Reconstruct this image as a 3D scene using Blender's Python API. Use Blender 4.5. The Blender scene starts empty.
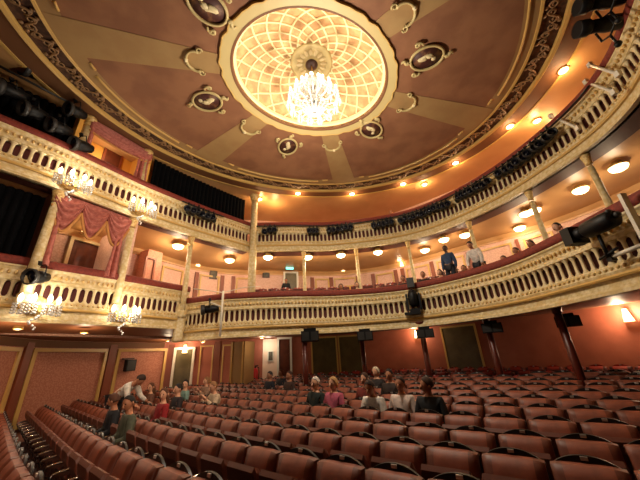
import bpy, bmesh, math, random
from mathutils import Vector, Matrix
import numpy as np
random.seed(7)
SC = bpy.context.scene
COL = SC.collection
PI = math.pi
# ------------------------------------------------------------------ camera
CZ = 1.72                                   # eye height of someone standing in the stalls
F_PX, PITCH, ROLL = 285.0, math.radians(22.32), math.radians(-3.36)
_F = Vector((0, math.cos(PITCH), math.sin(PITCH))); _R0 = Vector((1, 0, 0)); _U0 = _R0.cross(_F)
_R = math.cos(ROLL) * _R0 + math.sin(ROLL) * _U0
_U = -math.sin(ROLL) * _R0 + math.cos(ROLL) * _U0
cd = bpy.data.cameras.new('camera'); cam = bpy.data.objects.new('camera', cd); COL.objects.link(cam)
m3 = Matrix((_R, _U, -_F)).transposed()
cam.matrix_world = Matrix.Translation((0, 0, CZ)) @ m3.to_4x4()
cd.sensor_width = 36; cd.lens = F_PX / 640 * 36; cd.clip_start = 0.05; cd.clip_end = 200
SC.camera = cam
# ------------------------------------------------------------------ view, world, light levels
SC.view_settings.view_transform = 'Standard'; SC.view_settings.look = 'None'
SC.view_settings.gamma = 1; SC.view_settings.use_curve_mapping = False
SC.view_settings.exposure = 0.0
W = bpy.data.worlds.new('world'); SC.world = W; W.use_nodes = True
W.node_tree.nodes['Background'].inputs[0].default_value = (1.0, 0.55, 0.28, 1)
W.node_tree.nodes['Background'].inputs[1].default_value = 0.04
WARM = (1.0, 0.76, 0.49); WHITE = (1.0, 0.89, 0.72); AMBER = (1.0, 0.66, 0.32)
P_CHAND, P_CIRCLE, P_GALLERY, P_SCONCE, P_STALL = 880, 38, 27, 30, 16
def lamp(name, loc, power, col=WARM, r=0.06):
    l = bpy.data.lights.new(name, 'POINT'); l.energy = power; l.color = col; l.shadow_soft_size = r
    o = bpy.data.objects.new(name, l); o.location = loc; COL.objects.link(o); return o
# unseen spot added at the stage end to brighten the left stalls wall
la = bpy.data.lights.new('left_wall_fill', 'SPOT'); la.energy = 3000; la.color = (1.0, 0.72, 0.52); la.spot_size = math.radians(46); la.spot_blend = .9; la.shadow_soft_size = .6
lo = bpy.data.objects.new('left_wall_fill', la); COL.objects.link(lo)
lo.location = (1.5, -7.0, 5.5); lo.rotation_euler = (Vector((-8.4, 8.5, 2.0)) - Vector(lo.location)).to_track_quat('-Z', 'Y').to_euler()

# ------------------------------------------------------------------ helpers
def ray(px, py): return ((px - 320) / F_PX) * _R - ((py - 240) / F_PX) * _U + _F
def at_z(px, py, z):                        # point of the place at absolute height z seen at that pixel
    d = ray(px, py); return Vector((0, 0, CZ)) + d * ((z - CZ) / d.z)
def project(p):
    v = Vector(p) - Vector((0, 0, CZ)); d = v.dot(_F)
    if d <= 0.05: return None
    return 320 + F_PX * v.dot(_R) / d, 240 - F_PX * v.dot(_U) / d
def hit_path(px, py, path):                 # where the ray meets the vertical curtain over a plan curve
    d = ray(px, py); best = None
    for i in range(len(path) - 1):
        a, b = path[i], path[i + 1]; e = (b[0] - a[0], b[1] - a[1])
        den = d.x * e[1] - d.y * e[0]
        if abs(den) < 1e-9: continue
        t = (a[0] * e[1] - a[1] * e[0]) / den
        s = (a[0] * d.y - a[1] * d.x) / den
        if t > 0 and (-1e-6 if i else -40) <= s <= (1 + 1e-6 if i < len(path) - 2 else 40) and (best is None or t < best[0]): best = (t, i, min(1, max(0, s)), e, s)
    t, i, s, e, _s = best
    n = math.hypot(*e)
    return Vector((d.x * t, d.y * t, CZ + d.z * t)), Vector((e[0] / n, e[1] / n, 0)), i + s
def lin(c):
    return tuple(((x / 255) / 12.92 if x / 255 <= 0.04045 else ((x / 255 + 0.055) / 1.055) ** 2.4) for x in c) + (1,)
def mat(name, rgb, rough=0.6, metal=0.0, spec=0.5, rgb2=None, scale=6, bump=0.0, bscale=40, emit=None, estr=0, kind='noise', lo_=0.4, hi_=0.6):
    m = bpy.data.materials.new(name); m.use_nodes = True; nt = m.node_tree; b = nt.nodes['Principled BSDF']
    b.inputs['Base Color'].default_value = lin(rgb); b.inputs['Roughness'].default_value = rough; b.inputs['Metallic'].default_value = metal
    b.inputs['Specular IOR Level'].default_value = spec
    tc = nt.nodes.new('ShaderNodeTexCoord')
    if rgb2:
        if kind == 'voronoi':
            tx = nt.nodes.new('ShaderNodeTexVoronoi'); tx.inputs['Scale'].default_value = scale; out = tx.outputs['Distance']
        else:
            tx = nt.nodes.new('ShaderNodeTexNoise'); tx.inputs['Scale'].default_value = scale; tx.inputs['Detail'].default_value = 4; out = tx.outputs['Fac']
        nt.links.new(tc.outputs['Object'], tx.inputs['Vector'])
        cr = nt.nodes.new('ShaderNodeValToRGB'); cr.color_ramp.elements[0].position = lo_; cr.color_ramp.elements[1].position = hi_
        cr.color_ramp.elements[0].color = lin(rgb); cr.color_ramp.elements[1].color = lin(rgb2)
        nt.links.new(out, cr.inputs['Fac']); nt.links.new(cr.outputs['Color'], b.inputs['Base Color'])
    if bump:
        tb = nt.nodes.new('ShaderNodeTexVoronoi' if kind == 'voronoi' else 'ShaderNodeTexNoise'); tb.inputs['Scale'].default_value = bscale
        nt.links.new(tc.outputs['Object'], tb.inputs['Vector'])
        bp = nt.nodes.new('ShaderNodeBump'); bp.inputs['Strength'].default_value = bump; bp.inputs['Distance'].default_value = 0.03
        nt.links.new(tb.outputs[0], bp.inputs['Height']); nt.links.new(bp.outputs['Normal'], b.inputs['Normal'])
    if emit:
        b.inputs['Emission Color'].default_value = lin(emit); b.inputs['Emission Strength'].default_value = estr
    return m
M = dict(
    cream=mat('cream_plaster', (224, 206, 164), 0.5, rgb2=(206, 180, 124), scale=11, bump=0.25, bscale=24, kind='voronoi', lo_=0.2, hi_=0.7),
    cream_s=mat('smooth_cream_paint', (218, 198, 152), 0.45),
    gold=mat('gilded_plaster', (196, 150, 78), 0.4, rgb2=(226, 196, 130), scale=20, bump=0.4, bscale=30),
    gold_s=mat('gold_paint', (204, 164, 92), 0.4),
    red_rail=mat('red_velvet', (128, 46, 30), 0.75, rgb2=(108, 36, 24), scale=20),
    recess=mat('dark_red_recess', (86, 30, 22), 0.7),
    ceil=mat('terracotta_ceiling_paint', (148, 100, 68), 0.75, rgb2=(132, 86, 58), scale=1.6),
    band=mat('olive_buff_paint', (166, 132, 84), 0.75, rgb2=(160, 124, 78), scale=2),
    lip=mat('dark_russet', (88, 44, 28), 0.6),
    brown=mat('brown_cove_paint', (112, 70, 38), 0.7),
    scrollbg=mat('dark_brown_frieze', (66, 40, 28), 0.7, rgb2=(92, 58, 38), scale=14),
    scroll=mat('antique_gold_scroll', (150, 112, 72), 0.5),
    khaki=mat('khaki_cream_plaster', (190, 168, 114), 0.55),
    dome=mat('honey_dome_paint', (216, 172, 118), 0.65, rgb2=(192, 142, 92), scale=5),
    rib=mat('ivory_rib_plaster', (250, 232, 180), 0.5),
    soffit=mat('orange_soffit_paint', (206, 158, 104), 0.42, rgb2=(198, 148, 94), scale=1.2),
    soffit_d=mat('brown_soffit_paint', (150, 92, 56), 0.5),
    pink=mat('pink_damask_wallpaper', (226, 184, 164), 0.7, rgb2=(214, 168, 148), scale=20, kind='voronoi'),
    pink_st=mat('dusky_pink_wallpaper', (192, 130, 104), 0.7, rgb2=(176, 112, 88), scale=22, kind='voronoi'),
    terra=mat('terracotta_wall_paint', (174, 98, 72), 0.55, rgb2=(164, 90, 66), scale=2),
    rust=mat('rust_wood_pier', (128, 62, 34), 0.5),
    wood=mat('dark_brown_wood', (74, 38, 22), 0.4, rgb2=(60, 30, 18), scale=6),
    floorm=mat('dark_red_carpet', (46, 20, 18), 0.9, rgb2=(36, 16, 15), scale=12),
    black=mat('black_metal', (9, 9, 11), 0.5, spec=.3),
    blackcloth=mat('black_drape', (7, 7, 9), 0.95, spec=.1),
    lens=mat('dark_lens_glass', (10, 12, 26), 0.2, spec=0.4),
    leather=mat('rust_leather', (144, 76, 52), 0.55, rgb2=(122, 62, 42), scale=5),
    leather_e=mat('brown_leather_border', (108, 54, 36), 0.5),
    shell=mat('black_seat_shell', (22, 14, 13), 0.42, spec=.35),
    plate=mat('silver_plate', (200, 194, 186), 0.3, metal=0.5),
    chrome=mat('chrome', (220, 210, 200), 0.15, metal=1.0),
    plush=mat('red_plush', (150, 44, 26), 0.7),
    velvet=mat('dusty_rose_velvet', (182, 104, 90), 0.6, rgb2=(156, 80, 68), scale=12),
    fringe=mat('gold_fringe', (190, 130, 66), 0.6),
    pillar=mat('oxblood_pillar', (92, 34, 22), 0.35),
    dgreen=mat('dark_olive_panel', (98, 84, 50), 0.4, rgb2=(84, 72, 42), scale=3),
    white=mat('white_paint', (222, 214, 196), 0.5),
    door=mat('mahogany_door', (96, 44, 24), 0.4, rgb2=(82, 36, 20), scale=5),
    bulb=mat('lit_bulb', (255, 240, 210), 0.4, emit=(255, 236, 200), estr=6),
    bowl=mat('lit_glass_bowl', (255, 240, 200), 0.3, emit=(255, 226, 168), estr=6),
    crystal=mat('crystal', (232, 230, 226), 0.08, spec=1.0),
    shade=mat('lit_lamp_shade', (255, 225, 180), 0.5, emit=(255, 214, 150), estr=6),
    screen=mat('exit_green', (120, 220, 200), 0.4, emit=(120, 230, 215), estr=2.5),
    picdark=mat('dark_painting', (70, 30, 22), 0.6, rgb2=(140, 96, 60), scale=5, lo_=0.5, hi_=0.7),
    photo=mat('framed_print', (90, 80, 62), 0.5, rgb2=(60, 56, 44), scale=8),
    iron=mat('dark_grey_iron', (40, 38, 36), 0.5),
    extinguisher=mat('red_enamel', (170, 20, 22), 0.3),
    cardw=mat('pale_hall_paint', (236, 206, 180), 0.7),
    yellow=mat('yellow_box_paint', (224, 164, 70), 0.6),
)
class MB:
    def __init__(s): s.v = []; s.f = []; s.sm = []
    def add(s, vs, fs, smooth=False):
        o = len(s.v); s.v += [tuple(p) for p in vs]; s.f += [tuple(i + o for i in f) for f in fs]; s.sm += [smooth] * len(fs); return s
    def box(s, c, size, rz=0, mtx=None):
        x, y, z = (k / 2 for k in size); ca, sa = math.cos(rz), math.sin(rz); vs = []
        for dx, dy, dz in ((-x, -y, -z), (x, -y, -z), (x, y, -z), (-x, y, -z), (-x, -y, z), (x, -y, z), (x, y, z), (-x, y, z)):
            p = Vector((c[0] + dx * ca - dy * sa, c[1] + dx * sa + dy * ca, c[2] + dz))
            vs.append(mtx @ p if mtx else p)
        return s.add(vs, [(0, 3, 2, 1), (4, 5, 6, 7), (0, 1, 5, 4), (1, 2, 6, 5), (2, 3, 7, 6), (3, 0, 4, 7)])
    def tube(s, pts, r, n=8, caps=True, closed=False):
        pts = [Vector(p) for p in pts]; k = len(pts); rr = r if isinstance(r, (list, tuple)) else [r] * k
        vs = []; up = None
        for i, p in enumerate(pts):
            if closed: t = pts[(i + 1) % k] - pts[i - 1]
            else: t = pts[min(i + 1, k - 1)] - pts[max(i - 1, 0)]
            t.normalize()
            if up is None: up = Vector((0, 0, 1)) if abs(t.z) < 0.9 else Vector((1, 0, 0))
            a = t.cross(up)
            if a.length < 1e-4: a = t.orthogonal()
            a.normalize(); b = a.cross(t); up = b
            for j in range(n):
                w = 2 * PI * j / n; vs.append(p + (a * math.cos(w) + b * math.sin(w)) * rr[i])
        fs = []
        for i in range(k if closed else k - 1):
            i2 = (i + 1) % k
            for j in range(n): fs.append((i * n + j, i * n + (j + 1) % n, i2 * n + (j + 1) % n, i2 * n + j))
        if caps and not closed: fs += [tuple(range(n - 1, -1, -1)), tuple((k - 1) * n + j for j in range(n))]
        return s.add(vs, fs, True)
    def lathe(s, prof, c=(0, 0, 0), n=16, mtx=None, sx=1, sy=1):
        vs = []
        for r, z in prof:
            for j in range(n):
                w = 2 * PI * j / n; p = Vector((c[0] + r * sx * math.cos(w), c[1] + r * sy * math.sin(w), c[2] + z)); vs.append(mtx @ p if mtx else p)
        fs = []
        for i in range(len(prof) - 1):
            for j in range(n): fs.append((i * n + j, i * n + (j + 1) % n, (i + 1) * n + (j + 1) % n, (i + 1) * n + j))
        fs += [tuple(range(n - 1, -1, -1)), tuple((len(prof) - 1) * n + j for j in range(n))]
        return s.add(vs, fs, True)
    def ball(s, c, r, n=8, sc=(1, 1, 1), rot=None):
        rings = max(4, n // 2 + 1); vs = []; fs = []
        for i in range(rings + 1):
            a = PI * i / rings
            for j in range(n):
                w = 2 * PI * j / n; p = Vector((r * sc[0] * math.sin(a) * math.cos(w), r * sc[1] * math.sin(a) * math.sin(w), r * sc[2] * math.cos(a)))
                if rot: p = rot @ p
                vs.append(p + Vector(c))
        for i in range(rings):
            for j in range(n): fs.append((i * n + j, (i + 1) * n + j, (i + 1) * n + (j + 1) % n, i * n + (j + 1) % n))
        return s.add(vs, fs, True)
    def sweep(s, path, prof, smooth=False, closed=False):
        """profile (offset towards the auditorium, absolute z) carried along a plan curve; the profile is a closed outline"""
        k = len(path); n = len(prof); vs = []
        for i in range(k):
            nx, ny = normal(path, i)
            for o, z in prof: vs.append((path[i][0] + nx * o, path[i][1] + ny * o, z))
        fs = []
        for i in range(k - 1):
            for j in range(n): fs.append((i * n + j, (i + 1) * n + j, (i + 1) * n + (j + 1) % n, i * n + (j + 1) % n))
        fs += [tuple(range(n)), tuple((k - 1) * n + j for j in range(n - 1, -1, -1))]
        return s.add(vs, fs, smooth)
    def strip(s, a, za, b, zb, th=0.06):
        """a slab between two plan curves with the same number of points"""
        k = len(a); vs = []
        for i in range(k):
            vs += [(a[i][0], a[i][1], za), (b[i][0], b[i][1], zb), (b[i][0], b[i][1], zb + th), (a[i][0], a[i][1], za + th)]
        fs = []
        for i in range(k - 1):
            for j in range(4): fs.append((i * 4 + j, (i + 1) * 4 + j, (i + 1) * 4 + (j + 1) % 4, i * 4 + (j + 1) % 4))
        fs += [(0, 1, 2, 3), tuple((k - 1) * 4 + j for j in (3, 2, 1, 0))]
        return s.add(vs, fs)
    def ell(s, prof, n=96, closed=True, wob=None):
        """profile (rho, z) carried round the ceiling ellipse"""
        vs = []; k = len(prof)
        for i in range(n):
            th = 2 * PI * i / n
            for rho, z in prof:
                x, y = ell_xy(rho * (wob(th) if wob and rho > 0.32 else 1), th); vs.append((x, y, z))
        fs = []
        for i in range(n):
            i2 = (i + 1) % n
            for j in range(k if closed else k - 1): fs.append((i * k + j, i2 * k + j, i2 * k + (j + 1) % k, i * k + (j + 1) % k))
        return s.add(vs, fs, False)
    def xf(s, m):
        s.v = [tuple(m @ Vector(p)) for p in s.v]; return s
def normal(path, i):
    a = path[max(i - 1, 0)]; b = path[min(i + 1, len(path) - 1)]
    x, y = b[0] - a[0], b[1] - a[1]; l = math.hypot(x, y) or 1
    return y / l, -x / l
def mesh_of(name, mb, m):
    me = bpy.data.meshes.new(name); me.from_pydata(mb.v, [], mb.f)
    me.polygons.foreach_set('use_smooth', mb.sm)
    bm = bmesh.new(); bm.from_mesh(me); bmesh.ops.recalc_face_normals(bm, faces=bm.faces); bm.to_mesh(me); bm.free()
    me.materials.append(M[m] if isinstance(m, str) else m); me.update(); return me
def obj(name, mb, m, parent=None, me=None):
    o = bpy.data.objects.new(name, me or mesh_of(name, mb, m)); COL.objects.link(o)
    if parent:
        o.parent = parent
        if parent.get('world_parts'): o.location = -parent.location
    return o
def tag(o, label, cat, group=None):
    o['label'] = label; o['category'] = cat
    if group: o['group'] = group
    return o
def thing(name, label, cat, loc=(0, 0, 0), rz=0, group=None, world=False):
    o = bpy.data.objects.new(name, None); COL.objects.link(o); o.empty_display_size = 0.1
    o.location = loc; o.rotation_euler = (0, 0, rz)
    if world: o['world_parts'] = 1
    return tag(o, label, cat, group)
def struct(name, mb, m, parent=None):
    o = obj(name, mb, m, parent)
    if not parent: o['kind'] = 'structure'
    return o
def rebase(o):                              # move a mesh's origin to the bottom centre of its box
    vs = [v.co.copy() for v in o.data.vertices]
    c = Vector((sum(v.x for v in vs) / len(vs), sum(v.y for v in vs) / len(vs), min(v.z for v in vs)))
    o.data.transform(Matrix.Translation(-c)); o.location = o.location + c; return o
def copy_tree(root, loc, rz, label=None, group=None):
    r = root.copy(); COL.objects.link(r); r.location = loc; r.rotation_euler = (0, 0, rz)
    if label: r['label'] = label
    if group: r['group'] = group
    for ch in list(root.children):
        c = ch.copy(); COL.objects.link(c); c.parent = r
        for g in list(ch.children):
            d = g.copy(); COL.objects.link(d); d.parent = c
    return r
ONES = ['', 'first', 'second', 'third', 'fourth', 'fifth', 'sixth', 'seventh', 'eighth', 'ninth', 'tenth', 'eleventh', 'twelfth', 'thirteenth', 'fourteenth', 'fifteenth', 'sixteenth', 'seventeenth', 'eighteenth', 'nineteenth', 'twentieth']
def ordinal(n):
    if n <= 20: return ONES[n]
    t = {2: 'twenty', 3: 'thirty', 4: 'forty', 5: 'fifty'}
    tens, u = divmod(n, 10)
    return t[tens] + '-' + ONES[u] if u else {3: 'thirtieth', 4: 'fortieth', 5: 'fiftieth'}[tens]
def catmull(P, step=0.12):
    P = [Vector((p[0], p[1])) for p in P]; Q = [2 * P[0] - P[1]] + P + [2 * P[-1] - P[-2]]; out = []
    for i in range(1, len(Q) - 2):
        p0, p1, p2, p3 = Q[i - 1:i + 3]
        for k in range(24):
            t = k / 24
            out.append(0.5 * ((2 * p1) + (p2 - p0) * t + (2 * p0 - 5 * p1 + 4 * p2 - p3) * t * t + (3 * p1 - p0 - 3 * p2 + p3) * t ** 3))
    out.append(P[-1]); return resample(out, step=step)
def resample(pts, step=None, n=None, smooth=0):
    L = [0]
    for a, b in zip(pts, pts[1:]): L.append(L[-1] + math.hypot(b[0] - a[0], b[1] - a[1]))
    n = n or max(2, int(L[-1] / step) + 1)
    tt = np.linspace(0, L[-1], n)
    return list(zip(np.interp(tt, L, [p[0] for p in pts]).tolist(), np.interp(tt, L, [p[1] for p in pts]).tolist()))
def smooth_path(p, it):
    p = [tuple(q) for q in p]
    for _ in range(it):
        p = [p[0]] + [((p[i - 1][0] + 2 * p[i][0] + p[i + 1][0]) / 4, (p[i - 1][1] + 2 * p[i][1] + p[i + 1][1]) / 4) for i in range(1, len(p) - 1)] + [p[-1]]
    return p
def offset_path(p, d): return [(p[i][0] + normal(p, i)[0] * d, p[i][1] + normal(p, i)[1] * d) for i in range(len(p))]
def path_between(path, x0, y0, x1, y1):
    a, _, i = hit_path(x0, y0, path); b, _, j = hit_path(x1, y1, path); i, j = sorted((i, j))
    return [path[k] for k in range(max(0, int(i)), min(len(path), int(j) + 2))]
def facing(v): return math.atan2(v[0], -v[1])      # rotation that turns local -Y towards v

# ------------------------------------------------------------------ the plan of the house
AX = Vector((0.616, 0.788)); TX = Vector((0.788, -0.616))     # towards the back of the house, and across it
CIRCLE = smooth_path(catmull([(-4.57, 9.40), (-3.18, 9.02), (-1.07, 9.18), (.28, 9.50), (2.1, 9.42), (3.2, 8.91), (4.2, 7.75), (4.66, 6.75), (4.78, 5.6), (4.80, 4.6), (4.8, 3.6), (4.75, 2.2)]), 10)
BOX1 = smooth_path(catmull([(-8.6, 3.2), (-7.75, 4.4), (-6.85, 5.67), (-6.49, 6.18), (-5.71, 7.37), (-4.50, 9.46)]), 10)
BOX2 = smooth_path(catmull([(-8.7, 2.1), (-7.9, 3.4), (-7.06, 4.78), (-6.64, 5.35), (-6.05, 6.45), (-5.4, 7.7), (-4.36, 9.21), (-2.96, 10.95)]), 10)
GALL = smooth_path(catmull([(-2.96, 10.97), (-1.26, 11.12), (.52, 11.36), (3.0, 10.95), (4.52, 10.0), (5.75, 8.15), (6.25, 6.46), (6.40, 5.2), (6.2, 4.2), (5.8, 3.4), (5.2, 2.4)]), 10)
STALLW = smooth_path(catmull([(-9.2, 1.0), (-8.3, 4.0), (-8.0, 5.6), (-8.25, 7.2), (-8.6, 9.0), (-8.1, 11.0), (-7.0, 12.7), (-5.3, 13.3), (-3.4, 13.7), (-1.2, 14.1), (.93, 14.3), (2.9, 13.9), (4.6, 12.8), (5.95, 11.6), (6.9, 10.7), (7.9, 9.7), (8.7, 8.5), (9.1, 7), (9.2, 4), (9.0, 1)]), 4)
UPPERW = smooth_path(catmull([(-11, 1.5), (-8.9, 5.4), (-7.6, 8.1), (-6.5, 10.3), (-5.6, 12.0), (-4.4, 13.0), (-2.7, 13.5), (-1.05, 14.0), (.93, 14.4), (2.95, 14.0), (4.65, 12.9), (6.0, 11.7), (6.95, 10.8), (8.0, 9.8), (8.8, 8.5), (9.2, 7), (9.3, 4), (9.1, 1)]), 4)
Z_B1T, Z_B1B = CZ + 2.25, CZ + 1.05         # lower boxes: top and bottom of the front
Z_CT, Z_CB = CZ + 1.85, CZ + 0.69           # lower balcony
Z_GT, Z_GB = CZ + 5.30, CZ + 4.15           # upper balcony
Z_CEIL = CZ + 6.8
EC = Vector((0.0073 * 6.8, 0.7952 * 6.8)); EPHI = math.radians(24.2); EASP = 1.2236
def ell_xy(rho, th):                        # th is a plan angle on the ellipse's own axes
    a = rho * 6.8; u = a * math.cos(th); v = a / EASP * math.sin(th)
    return EC.x + u * math.cos(EPHI) - v * math.sin(EPHI), EC.y + u * math.sin(EPHI) + v * math.cos(EPHI)
def ell_dir(ang):                           # plan direction (world angle) -> ellipse parameter
    a = ang - EPHI; return math.atan2(math.sin(a) * EASP, math.cos(a))

# ------------------------------------------------------------------ floor, walls, slabs
# one stalls row drawn as a plan curve; the other rows are offsets of it
def heading(x): return math.radians(np.interp(x, [-2.4, .5, 6], [-42.4, -35.5, -31]))
ROW0 = [Vector((-2.82, 6.2))]
while ROW0[-1].x < 16: h_ = heading(ROW0[-1].x); ROW0.append(ROW0[-1] + Vector((math.cos(h_), math.sin(h_))) * .05)
while ROW0[0].x > -17: h_ = heading(ROW0[0].x); ROW0.insert(0, ROW0[0] - Vector((math.cos(h_), math.sin(h_))) * .05)
def row_path(o): return offset_path(ROW0, -o)          # o metres towards the back of the house
def floor_z(o): return min(.16, max(0.0, (o - .7) * 0.0314))
mb = MB(); OO = [-15, .7] + [.7 + 1.0 * k for k in range(1, 15)]; RP = [row_path(o)[::25] for o in OO]
nA, nR = len(RP[0]), len(OO); vs = [(*p, floor_z(o) + dz) for dz in (0, -.15) for o, P in zip(OO, RP) for p in P]; fs = []
for L in (0, 1):
    for i in range(nR - 1):
        for j in range(nA - 1):
            b = L * nA * nR + i * nA + j; fs.append((b, b + 1, b + nA + 1, b + nA))
mb.add(vs, fs); struct('floor', mb, 'floorm')

def sub(path, p0, p1, n=None):
    def near(p): return min(range(len(path)), key=lambda i: (path[i][0] - p[0]) ** 2 + (path[i][1] - p[1]) ** 2)
    a, b = near(p0), near(p1); q = path[a:b + 1]
    return resample(q, n=n) if n else q
Z_SW = CZ + 0.95
SW_LEFT = sub(STALLW, (-9.2, 1.0), (-6.9, 12.75)); SW_BACK = sub(STALLW, (-6.9, 12.75), (9, 1))
UW_LEFT = sub(UPPERW, (-11, 1.5), (-3.3, 13.3)); UW_BACK = sub(UPPERW, (-3.3, 13.3), (9.1, 1))
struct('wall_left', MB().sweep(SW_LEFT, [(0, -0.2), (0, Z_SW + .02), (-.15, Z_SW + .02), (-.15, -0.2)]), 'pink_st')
struct('wall_back', MB().sweep(SW_BACK, [(0, -0.2), (0, Z_SW + .02), (-.15, Z_SW + .02), (-.15, -0.2)]), 'terra')
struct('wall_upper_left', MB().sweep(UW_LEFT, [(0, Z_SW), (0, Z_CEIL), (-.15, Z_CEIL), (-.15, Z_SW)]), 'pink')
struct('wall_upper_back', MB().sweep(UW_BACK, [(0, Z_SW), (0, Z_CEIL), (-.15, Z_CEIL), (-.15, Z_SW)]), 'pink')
N1 = 70
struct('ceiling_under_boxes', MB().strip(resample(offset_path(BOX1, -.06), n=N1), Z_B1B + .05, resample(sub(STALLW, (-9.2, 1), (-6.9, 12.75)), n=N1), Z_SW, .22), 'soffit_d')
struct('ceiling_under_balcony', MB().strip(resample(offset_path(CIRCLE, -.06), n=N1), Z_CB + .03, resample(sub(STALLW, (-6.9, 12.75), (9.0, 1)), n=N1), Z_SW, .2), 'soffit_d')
struct('floor_balcony', MB().strip(resample(offset_path(CIRCLE, -.25), n=N1), Z_CT - 1.0, resample(UW_BACK, n=N1), Z_CT + .6, .06), 'floorm')
struct('ceiling_under_upper_boxes', MB().strip(resample(offset_path(BOX2, -.06), n=N1), Z_GB + .03, resample(UW_LEFT, n=N1), CZ + 4.05, .2), 'soffit')
struct('ceiling_under_gallery', MB().strip(resample(offset_path(GALL, -.06), n=N1), Z_GB + .03, resample(UW_BACK, n=N1), CZ + 4.05, .2), 'soffit')
g1 = offset_path(GALL, -.05); g2 = offset_path(GALL, -.62)
struct('trim_1', MB().strip(g1, Z_GB + .0, g2, Z_GB + .0, .03), 'lip')  # darker russet strip along the front edge of the gallery soffit
g1 = offset_path(BOX2, -.05); g2 = offset_path(BOX2, -.4)
struct('trim_2', MB().strip(g1, Z_GB + .0, g2, Z_GB + .0, .03), 'lip')  # same darker strip along the upper box front
zc = CZ + 4.05
for i, (p, mm) in enumerate(((UW_LEFT, 'soffit'), (UW_BACK, 'soffit'))):
    struct('trim_%d' % (3 + i), MB().sweep(p, [(0, zc - .2), (.04, zc - .2), (.05, zc - .14), (.1, zc - .07), (.15, zc + .02), (0, zc + .02)]), mm)
    struct('trim_%d' % (5 + i), MB().sweep(p, [(0, Z_SW + .3), (.03, Z_SW + .3), (.04, Z_CT + .2), (0, Z_CT + .2)]), 'rust')
struct('trim_7', MB().sweep(SW_LEFT, [(0, Z_SW - .22), (.04, Z_SW - .22), (.08, Z_SW - .02), (0, Z_SW - .02)]), 'brown')
struct('trim_8', MB().sweep(SW_BACK, [(0, .45), (.02, .45), (.02, .0), (0, .0)]), 'rust')
struct('wall_stage', MB().box((-2, -9.2, 4.2), (34, .3, 9.5)), 'brown')
# ---- ceiling: flat soffit with an elliptical dome, its rings, bands and mouldings
mb = MB(); n = 96; vs = []; fs = []
for i in range(n):
    th = 2 * PI * i / n; x, y = ell_xy(1.04, th); vs.append((x, y, Z_CEIL)); vs.append((EC.x + (x - EC.x) * 3.2, EC.y + (y - EC.y) * 3.2, Z_CEIL))
    vs.append((EC.x + (x - EC.x) * 3.2, EC.y + (y - EC.y) * 3.2, Z_CEIL + .12)); vs.append((x, y, Z_CEIL + .12))
for i in range(n):
    a, b = i * 4, ((i + 1) % n) * 4
    for j in range(4): fs.append((a + j, b + j, b + (j + 1) % 4, a + (j + 1) % 4))
struct('ceiling_soffit', mb.add(vs, fs), 'soffit')
struct('ceiling', MB().ell([(.315, Z_CEIL), (.80, Z_CEIL), (.80, Z_CEIL + .1), (.315, Z_CEIL + .1)]), 'ceil')
struct('trim_9', MB().ell([(.955, Z_CEIL - .03), (1.03, Z_CEIL - .01), (1.04, Z_CEIL + .05), (.955, Z_CEIL + .05)]), 'brown')
struct('trim_10', MB().ell([(1.03, Z_CEIL - .03), (1.042, Z_CEIL - .03), (1.045, Z_CEIL + .04), (1.03, Z_CEIL + .04)]), 'gold_s')
struct('trim_11', MB().ell([(.80, Z_CEIL), (.853, Z_CEIL), (.853, Z_CEIL + .08), (.80, Z_CEIL + .08)]), 'band')
fr = thing('ceiling_frieze', 'dark oval frieze with gold scrollwork and two gilt mouldings around the terracotta ceiling', 'frieze', (EC.x, EC.y, Z_CEIL), world=True)
obj('frieze_ground', MB().ell([(.86, Z_CEIL + .03), (.94, Z_CEIL + .03), (.94, Z_CEIL + .1), (.86, Z_CEIL + .1)]), 'scrollbg', fr)
obj('outer_moulding', MB().ell([(.938, Z_CEIL + .02), (.94, Z_CEIL - .05), (.951, Z_CEIL - .07), (.957, Z_CEIL - .03), (.957, Z_CEIL + .05), (.938, Z_CEIL + .05)], 144), 'gold_s', fr)
obj('inner_moulding', MB().ell([(.85, Z_CEIL + .02), (.852, Z_CEIL - .03), (.860, Z_CEIL - .04), (.864, Z_CEIL), (.864, Z_CEIL + .05), (.85, Z_CEIL + .05)], 144), 'gold_s', fr)
for k in range(96):
    mb = MB(); t0 = 2 * PI * k / 96; dt = 2 * PI / 96
    sgn = 1 if k % 2 else -1
    pts = []
    for q in range(9):
        u = q / 8; x, y = ell_xy(.90 + sgn * .022 * math.sin(2 * PI * u), t0 + dt * u); pts.append((x, y, Z_CEIL + .0))
    mb.tube(pts, [.012, .02, .024, .024, .024, .024, .024, .02, .012], 5)
    for (u, ro) in ((.25, .9 + sgn * .005), (.75, .9 - sgn * .005)):
        cx, cy = ell_xy(ro, t0 + dt * u)
        pts = [(cx + (.03 + .05 * w / 9) * math.cos(w * .75 + k), cy + (.03 + .05 * w / 9) * math.sin(w * .75 + k), Z_CEIL) for w in range(10)]
        mb.tube(pts, .02, 4)
        cx, cy = ell_xy(ro + sgn * (.022 if u < .5 else -.022), t0 + dt * (u + .18)); mb.ball((cx, cy, Z_CEIL + .01), .05, 6, (1, 1, .5))
    obj('scroll', mb, 'scroll', fr)
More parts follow.
